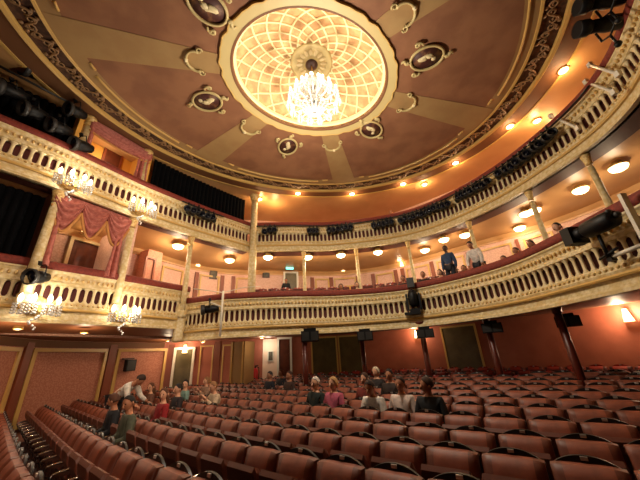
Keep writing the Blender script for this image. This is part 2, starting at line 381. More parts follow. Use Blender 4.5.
# scalloped ring around the dome
def wob(th): return 1 + .012 * abs(math.sin(12 * th)) + .006 * math.sin(36 * th + 1)
ring = thing('dome_ring', 'scalloped cream plaster ring around the glowing oval dome', 'ceiling ring', (EC.x, EC.y, Z_CEIL), world=True)
obj('scalloped_band', MB().ell([(.308, Z_CEIL - .03), (.339, Z_CEIL - .05), (.342, Z_CEIL + .02), (.308, Z_CEIL + .02)], 192, True, wob), 'khaki', ring)
obj('edge_moulding', MB().ell([(.339, Z_CEIL - .06), (.343, Z_CEIL - .06), (.345, Z_CEIL - .0), (.339, Z_CEIL - .0)], 192, True, wob), 'gold_s', ring)
obj('inner_cove', MB().ell([(.2985, Z_CEIL + .0), (.302, Z_CEIL - .03), (.309, Z_CEIL - .035), (.309, Z_CEIL + .02), (.2985, Z_CEIL + .06)]), 'brown', ring)
DOME_H = .72
def dome_z(rho): return Z_CEIL + .16 + (DOME_H - .16) * math.sqrt(max(0, 1 - (rho / .295) ** 2))
prof = [(.2985, Z_CEIL), (.2985, Z_CEIL + .16)] + [(r, dome_z(r)) for r in (.2949, .29, .28, .265, .245, .22, .19, .16, .12, .08, .04, .002)]
struct('ceiling_dome', MB().ell(prof, 96, False), 'dome')
dm = thing('dome_tracery', 'ivory lattice of crossing ribs spreading over the honey coloured dome', 'dome tracery', (EC.x, EC.y, Z_CEIL), world=True)
for sgn in (1, -1):
    for k in range(20):
        pts = []
        for q in range(15):
            rho = .075 + (.292 - .075) * q / 14
            th = 2 * PI * (k + .5 * (sgn > 0)) / 20 + sgn * 1.25 * ((rho - .075) / .217) ** .8
            x, y = ell_xy(rho, th); pts.append((x, y, dome_z(rho) - .012))
        obj('rib', MB().tube(pts, .026, 5), 'rib', dm)
obj('rim_moulding', MB().ell([(.290, Z_CEIL + .10), (.2985, Z_CEIL + .08), (.2985, Z_CEIL + .2), (.290, Z_CEIL + .2)]), 'rib', dm)
rose = thing('ceiling_rose', 'round patterned plaster rose at the top of the dome above the chandelier', 'ceiling rose', (EC.x, EC.y, Z_CEIL + DOME_H), world=True)
zr = Z_CEIL + DOME_H
obj('disc', MB().lathe([(.56, -.02), (.58, -.06), (.52, -.09), (.45, -.07), (.18, -.07), (.17, -.1), (.001, -.1)], (EC.x, EC.y, zr), 40), 'khaki', rose)
for k in range(16):
    a = 2 * PI * k / 16; obj('petal', MB().ball((EC.x + .33 * math.cos(a), EC.y + .33 * math.sin(a), zr - .075), .1, 8, (1, .5, .25), Matrix.Rotation(a, 3, 'Z')), 'cream_s', rose)
obj('hub', MB().lathe([(.17, -.09), (.17, -.12), (.09, -.15), (.001, -.15)], (EC.x, EC.y, zr), 20), 'wood', rose)
# painted bands with plaster clasps, medallions, broken line moulding
BAND_A = [-165, 144, 77, 18, -36, -100]; MED = [(172, .44, 'nearest the curtained boxes'), (111.8, .385, 'nearest the tall column'), (45.6, .385, 'beyond the dome towards the gallery downlights'), (-9.5, .43, 'on the far side from the boxes'), (-138, .41, 'cut off by the top edge of the picture'), (-68, .42, 'directly overhead before the dome')]
BANDN = ['pointing to the black lighting rig', 'reaching towards the black gallery drape', 'pointing straight at the gallery centre', 'reaching towards the far gallery lights', 'running up past the dome', 'directly overhead before the dome']
for k, A in enumerate(BAND_A):
    a = math.radians(A); th = ell_dir(a); p0 = Vector(ell_xy(.345, th)); p1 = Vector(ell_xy(.85, th)); d = (p1 - p0).normalized(); s = Vector((-d.y, d.x))
    w0, w1 = .26, .46; mb = MB(); vs = []
    for z in (Z_CEIL - .012, Z_CEIL + .01):
        for p, w in ((p0, w0), (p1, w1)): vs += [(*(p - s * w), z), (*(p + s * w), z)]
    o = struct('trim_%d' % (20 + k), mb.add(vs, [(0, 1, 3, 2), (4, 5, 7, 6), (0, 1, 5, 4), (2, 3, 7, 6), (0, 2, 6, 4), (1, 3, 7, 5)]), 'band')
    c = p0 + d * .55
    cl = thing('plaster_clasp', 'white scrolled plaster clasp around the buff ceiling band ' + BANDN[k], 'plaster ornament', (c.x, c.y, Z_CEIL), math.atan2(d.y, d.x), 'clasps on the ceiling bands'); cl.scale = (.85, .85, 1)
    pts = [(.26 * math.cos(w), .3 * math.sin(w), -.05) for w in [PI * (.62 - 1.24 * q / 16) for q in range(17)]]
    obj('arc', MB().tube(pts, .04, 6), 'khaki', cl)
    for sg in (1, -1):
        pts = [(.26 * math.cos(PI * .62) - .02 + (.09 - .006 * w) * math.cos(w * .7) * -1, sg * (.3 * math.sin(PI * .62) + .05 + (.09 - .006 * w) * math.sin(w * .7)), -.05) for w in range(10)]
        obj('scroll_end', MB().tube(pts, .026, 5), 'khaki', cl)
    obj('keystone', MB().ball((.27, 0, -.05), .08, 8, (.8, 1, .7)), 'cream_s', cl)
for k in range(6):
    a0 = BAND_A[k]; A = [x for x in BAND_A if x != a0]
    nxt = min(((x - a0) % 360 or 360) for x in A) + a0
    t0, t1 = ell_dir(math.radians(a0)), ell_dir(math.radians(nxt))
    if t1 < t0: t1 += 2 * PI
    for (u, v) in ((t0 + .20, t1 - .20), (t0 + .125, t0 + .165), (t1 - .165, t1 - .125)):
        ro = .815 if v - u > .1 else .80
        nq = max(2, int((v - u) / .04)); pts = [(*ell_xy(ro, u + (v - u) * q / nq), Z_CEIL - .02) for q in range(nq + 1)]
        struct('trim_%d' % (30 + k * 3 + (0 if v - u > .1 else 1 if u < (t0 + t1) / 2 else 2)), MB().tube(pts, .03, 6), 'gold_s')
for A, ro, desc in MED:
    a = math.radians(A); c = Vector((EC.x + ro * 6.8 * math.cos(a), EC.y + ro * 6.8 * math.sin(a)))
    md = thing('ceiling_medallion', 'oval painted ceiling medallion ' + desc, 'medallion', (c.x, c.y, Z_CEIL), a, 'oval medallions on the ceiling')
    obj('painting', MB().lathe([(.36, -.02), (.36, -.03), (.001, -.03)], n=28, sx=1.05, sy=.8), 'picdark', md)
    obj('frame', MB().tube([(.40 * math.cos(w), .31 * math.sin(w), -.05) for w in [2 * PI * q / 32 for q in range(32)]], .034, 7, closed=True), 'khaki', md)
    for sg in (1, -1):
        obj('ear_scroll', MB().tube([(-.2 - .012 * w + .07 * math.cos(w * .8), sg * (.37 + .008 * w + .06 * math.sin(w * .8)), -.06) for w in range(9)], .032, 5), 'khaki', md)
        obj('crest', MB().tube([(sg * (.44 + .03 * w), .05 * math.sin(w * 1.1), -.05) for w in range(7)], [.05, .055, .05, .045, .04, .03, .015], 5), 'khaki', md)
    obj('figure', MB().ball((-.1, .02, -.035), .1, 8, (1.3, .7, .3)).ball((.06, -.03, -.035), .09, 8, (1, .8, .3)).ball((.17, .06, -.035), .06, 8, (1, 1, .3)).tube([(-.15, .0, -.035), (0, -.08, -.035), (.15, .0, -.035)], .03, 5), 'cream_s', md)

# ------------------------------------------------------------------ balcony fronts
def baluster_mesh():
    return mesh_of('baluster', MB().lathe([(.078, 0), (.06, .02), (.036, .06), (.031, .18), (.036, .30), (.06, .34), (.078, .36)], n=10, sx=1, sy=.7), 'cream_s')
BAL = None
def parapet(label, path, zt, zb, sp=.165, rail='red_rail'):
    global BAL
    BAL = BAL or baluster_mesh()
    mid = path[len(path) // 2]
    t = thing('balustrade', label, 'balustrade', (mid[0], mid[1], zb), world=True)
    obj('velvet_rail', MB().sweep(path, [(-.26, zt + .02), (.03, zt + .0), (.055, zt + .06), (.05, zt + .15), (.0, zt + .2), (-.26, zt + .21)], True), rail, t)
    obj('top_band', MB().sweep(path, [(-.14, zt + .01), (.03, zt + .01), (.03, zt - .03), (.0, zt - .06), (-.015, zt - .1), (-.015, zt - .24), (.015, zt - .27), (.02, zt - .33), (-.01, zt - .345), (-.14, zt - .345)]), 'cream', t)
    obj('recess_panel', MB().sweep(path, [(-.12, zt - .33), (-.12, zt - .72), (-.16, zt - .72), (-.16, zt - .33)]), 'recess', t)
    obj('lower_band', MB().sweep(path, [(-.14, zt - .695), (.0, zt - .695), (.03, zt - .72), (.035, zt - .77), (.06, zt - .82), (.04, zt - .88), (-.14, zt - .88)]), 'cream', t)
    obj('string_moulding', MB().sweep(path, [(-.1, zt - .87), (.07, zt - .87), (.085, zt - .90), (.07, zt - .93), (-.1, zt - .93)]), 'gold_s', t)
    obj('fascia', MB().sweep(path, [(-.1, zt - .92), (.02, zt - .92), (.0, zt - .98), (.01, zb + .1), (.045, zb + .06), (.05, zb), (-.12, zb)]), 'cream', t)
    L = resample(path, step=sp); rest = MB(); nvis = 0
    pts = []
    for i in range(1, len(L) - 1):
        nx, ny = normal(L, i); pts.append((L[i][0] - nx * .05, L[i][1] - ny * .05, math.atan2(-nx, ny)))
    vis = sorted(range(len(pts)), key=lambda i: math.hypot(pts[i][0], pts[i][1]) + (100 if (lambda q: q is None or not (-15 < q[0] < 655))(project((pts[i][0], pts[i][1], zt - .5))) else 0))
    keep = set(vis[:100])
    for i, (x, y, a) in enumerate(pts):
        if i in keep:
            o = obj('baluster', None, None, t, me=BAL); o.location = Vector((x, y, zt - .70)) - t.location; o.rotation_euler = (0, 0, a)
        else: rest.lathe([(.078, 0), (.06, .02), (.036, .06), (.031, .18), (.036, .30), (.06, .34), (.078, .36)], (x, y, zt - .70), 6)
    if rest.v:
        o = obj('baluster_run', rest, 'cream_s', t); o['kind'] = 'stuff'
    # gilded bead course
    L = resample(path, step=.11); mb = MB()
    for i in range(len(L)):
        nx, ny = normal(L, i); mb.ball((L[i][0] + nx * .01, L[i][1] + ny * .01, zt - .17), .035, 5, (1, 1, 1.4)); mb.ball((L[i][0] + nx * .045, L[i][1] + ny * .045, zt - .77), .032, 5)
    o = obj('gilded_bead_course', mb, 'gold', t); o['kind'] = 'stuff'
    return t
parapet('cream and gilt balustraded front of the lower curtained boxes with a red rail', BOX1, Z_B1T, Z_B1B)
cf = parapet('long curving cream balustraded front of the lower balcony with red velvet rail', CIRCLE, Z_CT, Z_CB)
parapet('cream balustraded front of the upper boxes and black drape bay', BOX2, Z_GT, Z_GB)
parapet('curving cream front of the upper gallery hung with black stage lanterns', GALL, Z_GT, Z_GB)
obj('end_scroll', MB().lathe([(.001, -.02), (.2, -.02), (.23, .05), (.2, .15), (.2, .8), (.24, 1.0), (.2, 1.15), (.001, 1.15)], (CIRCLE[0][0] - .03, CIRCLE[0][1] - .12, Z_CB), 16, sx=.8, sy=.8), 'cream', cf)

# ------------------------------------------------------------------ columns and pillars
COLS = []
def column(label, x, y, z0, z1, r, cat='column', group=None, material='cream', name='column'):
    t = thing(name, label, cat, (x, y, z0), 0, group); h = z1 - z0; COLS.append(Vector((x, y)))
    obj('base', MB().lathe([(r * 1.5, 0), (r * 1.5, .08), (r * 1.25, .12), (r * 1.3, .17), (r, .22)], n=14), material, t)
    obj('shaft', MB().lathe([(r, .2), (r * 1.02, h * .4), (r * .86, h - .34)], n=14), material, t)
    obj('capital', MB().lathe([(r * .9, h - .30), (r * 1.1, h - .28), (r * .95, h - .25), (r * 1.1, h - .16), (r * 1.35, h - .08), (r * 1.42, h - .06), (r * 1.42, h)], n=14), 'gold' if material == 'cream' else material, t)
    return t
GIN = offset_path(GALL, -.14); BIN = offset_path(BOX2, -.16)
p, _, _ = hit_path(253.5, 235, offset_path(BOX2 + GALL[3:], .1))
column('tall fluted cream column rising past both balconies to the ceiling frieze', p.x, p.y, Z_CT - .9, Z_CEIL - .04, .15)
for px, py, desc in ((304, 262, 'first right of the tall column'), (357, 260, 'second right of the tall column'), (409, 250, 'beside the seated audience'), (472, 235, 'beside the person in the white top'), (537, 215, 'behind the followspot end of the balcony'), (598, 182, 'nearest the camera above the followspot')):
    p, _, _ = hit_path(px, py, GIN)
    column('slim cream column from lower balcony to gallery, ' + desc, p.x, p.y, Z_CT - .85, Z_GB + .02, .072, group='slim balcony columns')
for px, py, desc, r in ((190, 250, 'with a small lit lamp on it', .08), (127, 250, 'right of the rose swag curtains', .095), (46, 232, 'left of the rose swag curtains', .095)):
    p, _, _ = hit_path(px, py, offset_path(BOX2, -.1))
    column('cream column on the lower boxes ' + desc, p.x, p.y, Z_B1T - .85, Z_GB + .02, r)
p, _, _ = hit_path(145, 165, offset_path(BOX2, -.25)); column('cream column between the upper curtained box and the black drape', p.x, p.y, Z_GT - .6, Z_CEIL - .02, .12)
p, _, _ = hit_path(90, 120, offset_path(BOX2, -.25)); column('cream column left of the upper curtained box behind black lanterns', p.x, p.y, Z_GT - .6, Z_CEIL - .02, .12)

PILLARS = [(306, 383, 'nearest the bright doorway'), (365.6, 377, 'between the dark olive panel and the red wall'), (430, 377, 'left of the single olive panel'), (501, 376, 'right of the single olive panel'), (581, 378, 'furthest to the right under the balcony')]
for px, py, desc in PILLARS:
    p = at_z(px, py, CZ - .70)
    t = thing('stalls_pillar', 'slim oxblood iron pillar holding up the balcony, ' + desc, 'pillar', (p.x, p.y, .1), 0, 'stalls pillars'); h = CZ + .84 - .1
    obj('base', MB().lathe([(.15, 0), (.15, .1), (.1, .16)], n=12), 'pillar', t)
    obj('shaft', MB().lathe([(.085, .14), (.075, h - .2)], n=12), 'pillar', t)
    obj('capital', MB().lathe([(.08, h - .22), (.1, h - .2), (.09, h - .15), (.16, h - .03), (.16, h)], n=12), 'pillar', t)
    # loudspeaker on the front of the balcony soffit beside each pillar
SPK = [(310, 336.5, 'nearest the bright doorway'), (365, 336, 'left of the lit wall lamp'), (425, 333.5, 'touching the lit wall lamp'), (492, 328, 'right of the single olive panel'), (568, 321.5, 'nearest the right hand wall lamp')]
for px, py, desc in SPK:
    a = at_z(px, py, CZ + .47); p = Vector((a.x, a.y, CZ + .47)); w = .42 if px < 400 else .48
    t = thing('loudspeaker', 'wide black loudspeaker hung under the balcony edge, ' + desc, 'loudspeaker', p, facing((-a.x, -a.y)), 'speakers under the balcony')
    obj('cabinet', MB().box((0, 0, 0), (w, .26, .24)), 'black', t)
    obj('grille', MB().box((-w / 4, -.135, 0), (w / 2 - .04, .012, .2)).box((w / 4, -.135, 0), (w / 2 - .04, .012, .2)), 'iron', t)
    obj('bracket', MB().box((0, .0, .15), (.3, .05, .08)), 'black', t)

# ------------------------------------------------------------------ wall panels, doors, trim in the stalls
TRN = [60]
def wall_frame(path, x0, x1, py, z0, z1, w, mm, d=.05, fill=None):
    a, _, _ = hit_path(x0, py, path); b, _, _ = hit_path(x1, py, path); e = Vector((b.x - a.x, b.y - a.y)); L = e.length; e.normalize(); nrm = Vector((e.y, -e.x))
    mtx = Matrix(((e.x, -nrm.x, 0, a.x + nrm.x * .03), (e.y, -nrm.y, 0, a.y + nrm.y * .03), (0, 0, 1, 0), (0, 0, 0, 1)))
    mb = MB()
    for c, s in (((w / 2, 0, (z0 + z1) / 2), (w, d, z1 - z0)), ((L - w / 2, 0, (z0 + z1) / 2), (w, d, z1 - z0)), ((L / 2, 0, z1 - w / 2), (L - 2 * w, d, w)), ((L / 2, 0, z0 + w / 2), (L - 2 * w, d, w))): mb.box(c, s, 0, mtx)
    o = struct('trim_%d' % TRN[0], mb, mm); TRN[0] += 1
    if fill:
        f = struct('trim_%d' % TRN[0], MB().box((L / 2, .01, (z0 + z1) / 2), (L - 2 * w, .03, z1 - z0 - 2 * w), 0, mtx), fill); TRN[0] += 1
    return mtx, L
def wall_pier(path, x0, x1, py, z0, z1, mm, d=.14):
    a, _, _ = hit_path(x0, py, path); b, _, _ = hit_path(x1, py, path); e = Vector((b.x - a.x, b.y - a.y)); L = e.length; e.normalize(); nrm = Vector((e.y, -e.x))
    mtx = Matrix(((e.x, -nrm.x, 0, a.x), (e.y, -nrm.y, 0, a.y), (0, 0, 1, 0), (0, 0, 0, 1)))
    struct('trim_%d' % TRN[0], MB().box((L / 2, 0, (z0 + z1) / 2), (L, d, z1 - z0), 0, mtx), mm); TRN[0] += 1
for x0, x1 in ((-70, 11), (24, 101), (112, 163)): wall_frame(SW_LEFT, x0, x1, 380, .35, Z_SW - .25, .1, 'gold_s')
for x0, x1 in ((14, 21.5), (102.5, 110), (164.5, 171)): wall_pier(STALLW, x0, x1, 380, -.05, Z_SW - .1, 'rust')
DN = [0]
def door(path, x0, x1, py, ztop, leaf, frame, zb=0.0, handle=True):
    DN[0] += 1
    a, _, _ = hit_path(x0, py, path); b, _, _ = hit_path(x1, py, path); e = Vector((b.x - a.x, b.y - a.y)); L = e.length; e.normalize(); nrm = Vector((e.y, -e.x))
    o = bpy.data.objects.new('door_%d' % DN[0], None); COL.objects.link(o); o['kind'] = 'structure'
    o.matrix_world = Matrix(((e.x, -nrm.x, 0, a.x + nrm.x * .05), (e.y, -nrm.y, 0, a.y + nrm.y * .05), (0, 0, 1, zb), (0, 0, 0, 1)))
    H = ztop - zb; w = .09
    obj('leaf', MB().box((L / 2, 0, H / 2), (L - w, .05, H)).box((L / 2, -.03, H * .72), (L * .6, .02, H * .4)).box((L / 2, -.03, H * .27), (L * .6, .02, H * .3)), leaf, o)
    obj('frame', MB().box((0, -.02, H / 2), (w, .14, H)).box((L, -.02, H / 2), (w, .14, H)).box((L / 2, -.02, H + w / 2), (L + w, .14, w)), frame, o)
    if handle: obj('handle', MB().ball((L * .82, -.07, H * .46), .035, 8), 'chrome', o)
    return o
door(STALLW, 173, 192, 372, CZ + .62, 'dgreen', 'white')
for x0, x1 in ((198, 212), (221, 236)): wall_frame(SW_BACK, x0, x1, 372, .3, Z_SW - .2, .06, 'gold_s')
wall_pier(SW_BACK, 213, 219, 372, 0, Z_SW - .05, 'rust')
wall_pier(SW_BACK, 262.5, 277, 365, 0, Z_SW - .05, 'cardw', .1)
door(SW_BACK, 278, 291, 365, CZ + .86, 'door', 'white')
wall_pier(SW_BACK, 292.5, 304, 365, 0, Z_SW - .05, 'terra', .12)
for x0, x1 in ((311, 337.5), (338.5, 362), (445, 482)): wall_frame(SW_BACK, x0, x1, 352, .5, Z_SW - .06, .07, 'gold_s', fill='dgreen')
def on_wall(path, px, py, out=.04):
    p, tn, i = hit_path(px, py, path); nrm = Vector((tn.y, -tn.x, 0)); return p + nrm * out, nrm, math.atan2(tn.y, tn.x)
p, nrm, a = on_wall(SW_BACK, 270.5, 356, .09)
t = thing('framed_notice', 'white framed notice on the pale pier beside the open doorway', 'notice', p, a)
obj('frame', MB().box((0, 0, 0), (.26, .03, .46)), 'white', t); obj('print', MB().box((0, -.02, 0), (.18, .015, .36)), 'photo', t)
p = at_z(243, 352, Z_CB + .1); mb = MB()
sp, _, _ = hit_path(242, 365, offset_path(SW_BACK, 1.5))
PIER = Vector((sp.x, sp.y)); t = thing('stalls_pier', 'broad buff panelled pier standing behind the left stalls seats', 'pier', (sp.x, sp.y, .0), math.radians(-20))
obj('shaft', MB().box((0, 0, 1.26), (.66, .66, 2.4)), 'band', t); obj('base', MB().box((0, 0, .12), (.76, .76, .24)), 'rust', t)
for s in (-1, 1): obj('moulding', MB().box((s * .24, -.34, 1.4), (.05, .04, 2.1)), 'gold_s', t)
sp, nrm, a = on_wall(SW_BACK, 255.5, 374, .25)
t = thing('fire_extinguisher', 'red fire extinguisher standing between the buff pier and the pale doorway', 'fire extinguisher', (sp.x, sp.y, sp.z - .45), a)
obj('cylinder', MB().lathe([(.001, 0), (.11, 0), (.12, .03), (.12, .55), (.08, .66), (.04, .7)], n=14), 'extinguisher', t)
obj('valve', MB().lathe([(.04, .69), (.04, .78), (.02, .8)], n=8).box((.05, 0, .79), (.14, .03, .03)), 'black', t)
obj('hose', MB().tube([(.04, 0, .76), (.14, 0, .7), (.16, 0, .5), (.14, 0, .3)], .018, 6), 'black', t)
p, nrm, a = on_wall(SW_LEFT, 127.5, 365.5, .18)
t = thing('wall_speaker', 'small square black wall speaker on the pink panel above the bending man', 'loudspeaker', p, a)
obj('cabinet', MB().box((0, 0, 0), (.34, .2, .4)), 'black', t); obj('bracket', MB().box((-.05, .1, .24), (.4, .12, .05)), 'wood', t); obj('grille', MB().box((0, -.105, 0), (.28, .012, .34)), 'iron', t)

# ------------------------------------------------------------------ walls of the lower balcony and the boxes
for x, y in ((196, 280), (222, 283), (233, 283), (312, 280), (331, 281), (358, 282), (373, 277), (396, 274), (403, 274), (433, 270), (470, 262), (519, 248), (560, 225)):
    pth = UPPERW
    wall_pier(pth, x - 1.8, x + 1.8, y, Z_SW + .3, CZ + 3.76, 'rust', .12)
for x0, x1, y in ((160, 182, 280), (199, 219, 283), (236, 252, 283), (315, 329, 281), (334, 356, 282), (376, 394, 276), (406, 430, 270), (437, 466, 265), (474, 515, 255), (523, 556, 240)):
    wall_frame(UPPERW, x0, x1, y, CZ + 1.6, CZ + 3.7, .07, 'gold_s')
wall_frame(UPPERW, 339, 355, 282, CZ + 1.7, CZ + 3.3, .06, 'gold_s', fill='yellow')
door(UPPERW, 284, 297, 280, hit_path(290, 274, UPPERW)[0].z, 'dgreen', 'white', CZ + 1.25, False)
door(UPPERW, 65, 101, 258, hit_path(86, 244, UPPERW)[0].z, 'door', 'cream_s', CZ + 1.2)
for px, py, lab in ((213, 275, 'small dark framed picture on the pink wall left of the tall column'), (266, 274, 'small dark framed picture between the tall column and the exit sign')):
    p, nrm, a = on_wall(UPPERW, px, py, .05)
    t = thing('framed_picture', lab, 'picture', p, a)
    obj('frame', MB().box((0, 0, 0), (.34, .04, .4)), 'wood', t); obj('print', MB().box((0, -.025, 0), (.26, .015, .32)), 'photo', t)
p, nrm, a = on_wall(offset_path(UPPERW, .6), 289.5, 267.5, .0)
t = thing('exit_sign', 'green lit exit sign above the dark balcony doorway', 'exit sign', p, a)
obj('box', MB().box((0, 0, 0), (.4, .1, .26)), 'iron', t); obj('lit_face', MB().box((0, -.055, 0), (.36, .015, .22)), 'screen', t)
obj('running_figure', MB().box((-.06, -.066, .02), (.04, .008, .1)).ball((-.05, -.066, .085), .022, 6, (1, .3, 1)).box((.06, -.066, 0), (.1, .008, .03)).box((.1, -.066, 0), (.03, .008, .08)), 'white', t)
struct('floor_boxes', MB().strip(resample(offset_path(BOX1, -.1), n=N1), Z_B1T - .95, resample(UW_LEFT, n=N1), Z_B1T - .95, .06), 'floorm')
for i, (px, py) in enumerate(((131, 255), (42, 240))):
    a, _, _ = hit_path(px, py, offset_path(BOX2, -.12)); d = Vector((a.x, a.y)).normalized()
    b = min(UW_LEFT, key=lambda q: (Vector((q[0], q[1])) - Vector((a.x, a.y))).length)
    v = Vector((b[0] - a.x, b[1] - a.y)); c = (Vector((a.x, a.y)) + Vector(b)) / 2
    struct('wall_partition_%s' % ('right', 'left')[i], MB().box((c.x, c.y, (Z_B1T - .9 + Z_GB) / 2), (v.length - .1, .1, Z_GB - Z_B1T + .9), math.atan2(v.y, v.x)), ('pink', 'wood')[i])
    struct('wall_upper_partition_%s' % ('right', 'left')[i], MB().box((c.x, c.y, (Z_GB + .1 + Z_CEIL) / 2), (v.length - .1, .1, Z_CEIL - Z_GB - .1), math.atan2(v.y, v.x)), 'yellow')
wall_pier(offset_path(UPPERW, .5), 141, 156, 270, Z_B1T - .8, CZ + 3.9, 'pink_st', .5)
wall_frame(offset_path(UPPERW, .76), 143, 154, 270, CZ + 1.4, CZ + 3.6, .06, 'rust')
AB = path_between(offset_path(BOX2, -1.25), 84, 120, 152, 165)
struct('wall_upper_box', MB().sweep(AB, [(0, Z_GB + .15), (0, Z_CEIL - .01), (-.08, Z_CEIL - .01), (-.08, Z_GB + .15)]), 'yellow')
wall_frame(AB, 103, 124, 152, Z_GB + .2, hit_path(114, 150, AB)[0].z, .07, 'rust', fill='door')

# ------------------------------------------------------------------ curtains
def drape(name, path, z0, z1, m, label=None, cat=None, parent=None, folds=.16, amp=.06, n=120, gather=0.0):
    P = resample(path, n=n); L = 0; vs = []; fs = []; rows = 8
    for i in range(n):
        if i: L += math.hypot(P[i][0] - P[i - 1][0], P[i][1] - P[i - 1][1])
        nx, ny = normal(P, i)
        for r in range(rows + 1):
            u = r / rows; o = amp * math.sin(2 * PI * L / folds + .6 * math.sin(3 * u)) * (.6 + .4 * u)
            k = 1 - gather * math.sin(PI * min(1, u * 1.1)) if gather else 1
            mx, my = P[n // 2]
            x = mx + (P[i][0] - mx) * k; y = my + (P[i][1] - my) * k
            vs.append((x + nx * o, y + ny * o, z1 + (z0 - z1) * u))
    for i in range(n - 1):
        for r in range(rows):
            a = i * (rows + 1) + r; fs.append((a, a + 1, a + rows + 2, a + rows + 1))
    mb = MB().add(vs, fs, True)
    o = obj(name, mb, m, parent)
    md = o.modifiers.new('thickness', 'SOLIDIFY'); md.thickness = .025
    if label: rebase(o); tag(o, label, cat)
    return o
def swag(path, z1, drop, m, parent, name='swag', fr=True, small=.35):
    n, rows = 25, 22; P = resample(path, n=n); vs = []; fs = []
    for i in range(n):
        u = i / (n - 1); nx, ny = normal(P, i)
        for r in range(rows + 1):
            v = r / rows; sg = math.sin(PI * u)
            z = z1 - drop * v * (small + (1 - small) * sg); o = .1 * math.sin(PI * v) + .045 * math.sin(v * 5 * 2 * PI) * (.3 + .7 * sg)
            vs.append((P[i][0] + nx * o, P[i][1] + ny * o, z))
    for i in range(n - 1):
        for r in range(rows):
            a = i * (rows + 1) + r; fs.append((a, a + 1, a + rows + 2, a + rows + 1))
    o = obj(name, MB().add(vs, fs, True), m, parent); md = o.modifiers.new('thickness', 'SOLIDIFY'); md.thickness = .02
    if fr:
        pts = [(P[i][0] + normal(P, i)[0] * .03, P[i][1] + normal(P, i)[1] * .03, z1 - drop * (small + (1 - small) * math.sin(PI * i / (n - 1))) - .03) for i in range(n)]
        obj('fringe', MB().tube(pts, .034, 6), 'fringe', o)
        if o.parent and o.parent.get('world_parts'): pass
DP = offset_path(BOX2, -.10)
q = path_between(DP, 56, 200, 130, 222)
t = thing('swag_curtains', 'dusty rose swagged curtains with gold fringe framing the lower box with a lit door', 'curtains', (q[len(q) // 2][0], q[len(q) // 2][1], Z_B1T), world=True)
Q = resample(q, n=61)
for k in range(3): swag(Q[k * 20:k * 20 + 21], Z_GB - .0, .95, 'velvet', t)
drape('side_curtain', Q[1:11], Z_B1T + .05, Z_GB - .1, 'velvet', parent=t, gather=.25, n=50)
drape('side_curtain', Q[49:60], Z_B1T + .05, Z_GB - .1, 'velvet', parent=t, gather=.3, n=50)
DP2 = offset_path(BOX2, -.2)
q = path_between(DP2, 92, 130, 146, 165)
t = thing('swag_curtains', 'rose red swag curtains over the amber lit upper box', 'curtains', (q[len(q) // 2][0], q[len(q) // 2][1], Z_GT), world=True)
Q = resample(q, n=41)
swag(Q, Z_CEIL - .03, .5, 'velvet', t, small=.8)
drape('side_curtain', Q[31:40], Z_GT + .05, Z_CEIL - .1, 'velvet', parent=t, gather=.2, n=40)
drape('side_curtain', Q[1:5], Z_GT + .05, Z_CEIL - .1, 'velvet', parent=t, gather=.2, n=30)
drape('black_drape', path_between(offset_path(BOX2, -.48), 149, 190, 249, 210), Z_GT + .0, Z_CEIL - .02, 'blackcloth', 'long black masking drape between the upper curtained box and the tall column', 'drape')
drape('black_drape', path_between(offset_path(BOX2, -.5), -60, 60, 84, 110), Z_GT + .0, Z_CEIL - .02, 'blackcloth', 'black masking drape behind the lighting gear at the upper left', 'drape')
drape('black_drape', path_between(offset_path(BOX2, -.62), -60, 190, 44, 232), Z_B1T - .2, Z_GB - .04, 'blackcloth', 'black masking drape filling the lower box left of the rose curtains', 'drape')

# ------------------------------------------------------------------ lamps
LB = None
def ceiling_lamp(px, py, label, rel=4.0, power=None, r=.19):
    p = at_z(px, py, CZ + rel - .04)
    t = thing('ceiling_lamp', label, 'ceiling lamp', (p.x, p.y, CZ + rel), 0, 'glass bowl lamps of the lower balcony')
    obj('plate', MB().lathe([(.001, .16), (r * .6, .16), (r * .6, .06), (r * 1.05, .05), (r * 1.05, .02)], n=16), 'gold_s', t)
    obj('glass_bowl', MB().lathe([(r, .03), (r, -.02), (r * .85, -.07), (r * .5, -.1), (.001, -.11)], n=16), 'bowl', t)
    obj('rim', MB().tube([(r * 1.04 * math.cos(w), r * 1.04 * math.sin(w), .02) for w in [2 * PI * k / 20 for k in range(20)]], .018, 5, closed=True), 'gold_s', t)
    lamp('lamp_light', (p.x, p.y, CZ + rel - .2), P_CIRCLE if power is None else power, WARM, .12)
for px, py, lab, *pw in ((178, 247, 'square glowing bowl lamp above the plain pink panels of the boxes', 80), (229.5, 261, 'small glowing bowl lamp left of the tall cream column', 52), (268, 258, 'glowing bowl lamp just right of the tall cream column'), (308, 258, 'glowing bowl lamp above and right of the exit sign'), (341, 256, 'small bowl lamp left of the second slim column'), (378, 253, 'wide glowing bowl lamp right of the second slim column'), (425, 251, 'large bowl lamp right of the wall sconce, above the standing man'), (444, 240.5, 'wide bowl lamp nearest above the man standing in a dark waistcoat'), (465, 236, 'small bowl lamp against the slim column by the white top'), (520, 229, 'large bowl lamp above the two heads at the rail'), (526, 214.5, 'bowl lamp just left of the slim column by the followspot'), (534.5, 211.5, 'bowl lamp just right of the slim column by the followspot'), (581, 191, 'oval bowl lamp above the followspot'), (619, 168.5, 'large bowl lamp at the far right behind the last column')):
    ceiling_lamp(px, py, lab, 4.0, *(pw or [P_CIRCLE * (.55 if px > 430 else 1)]))
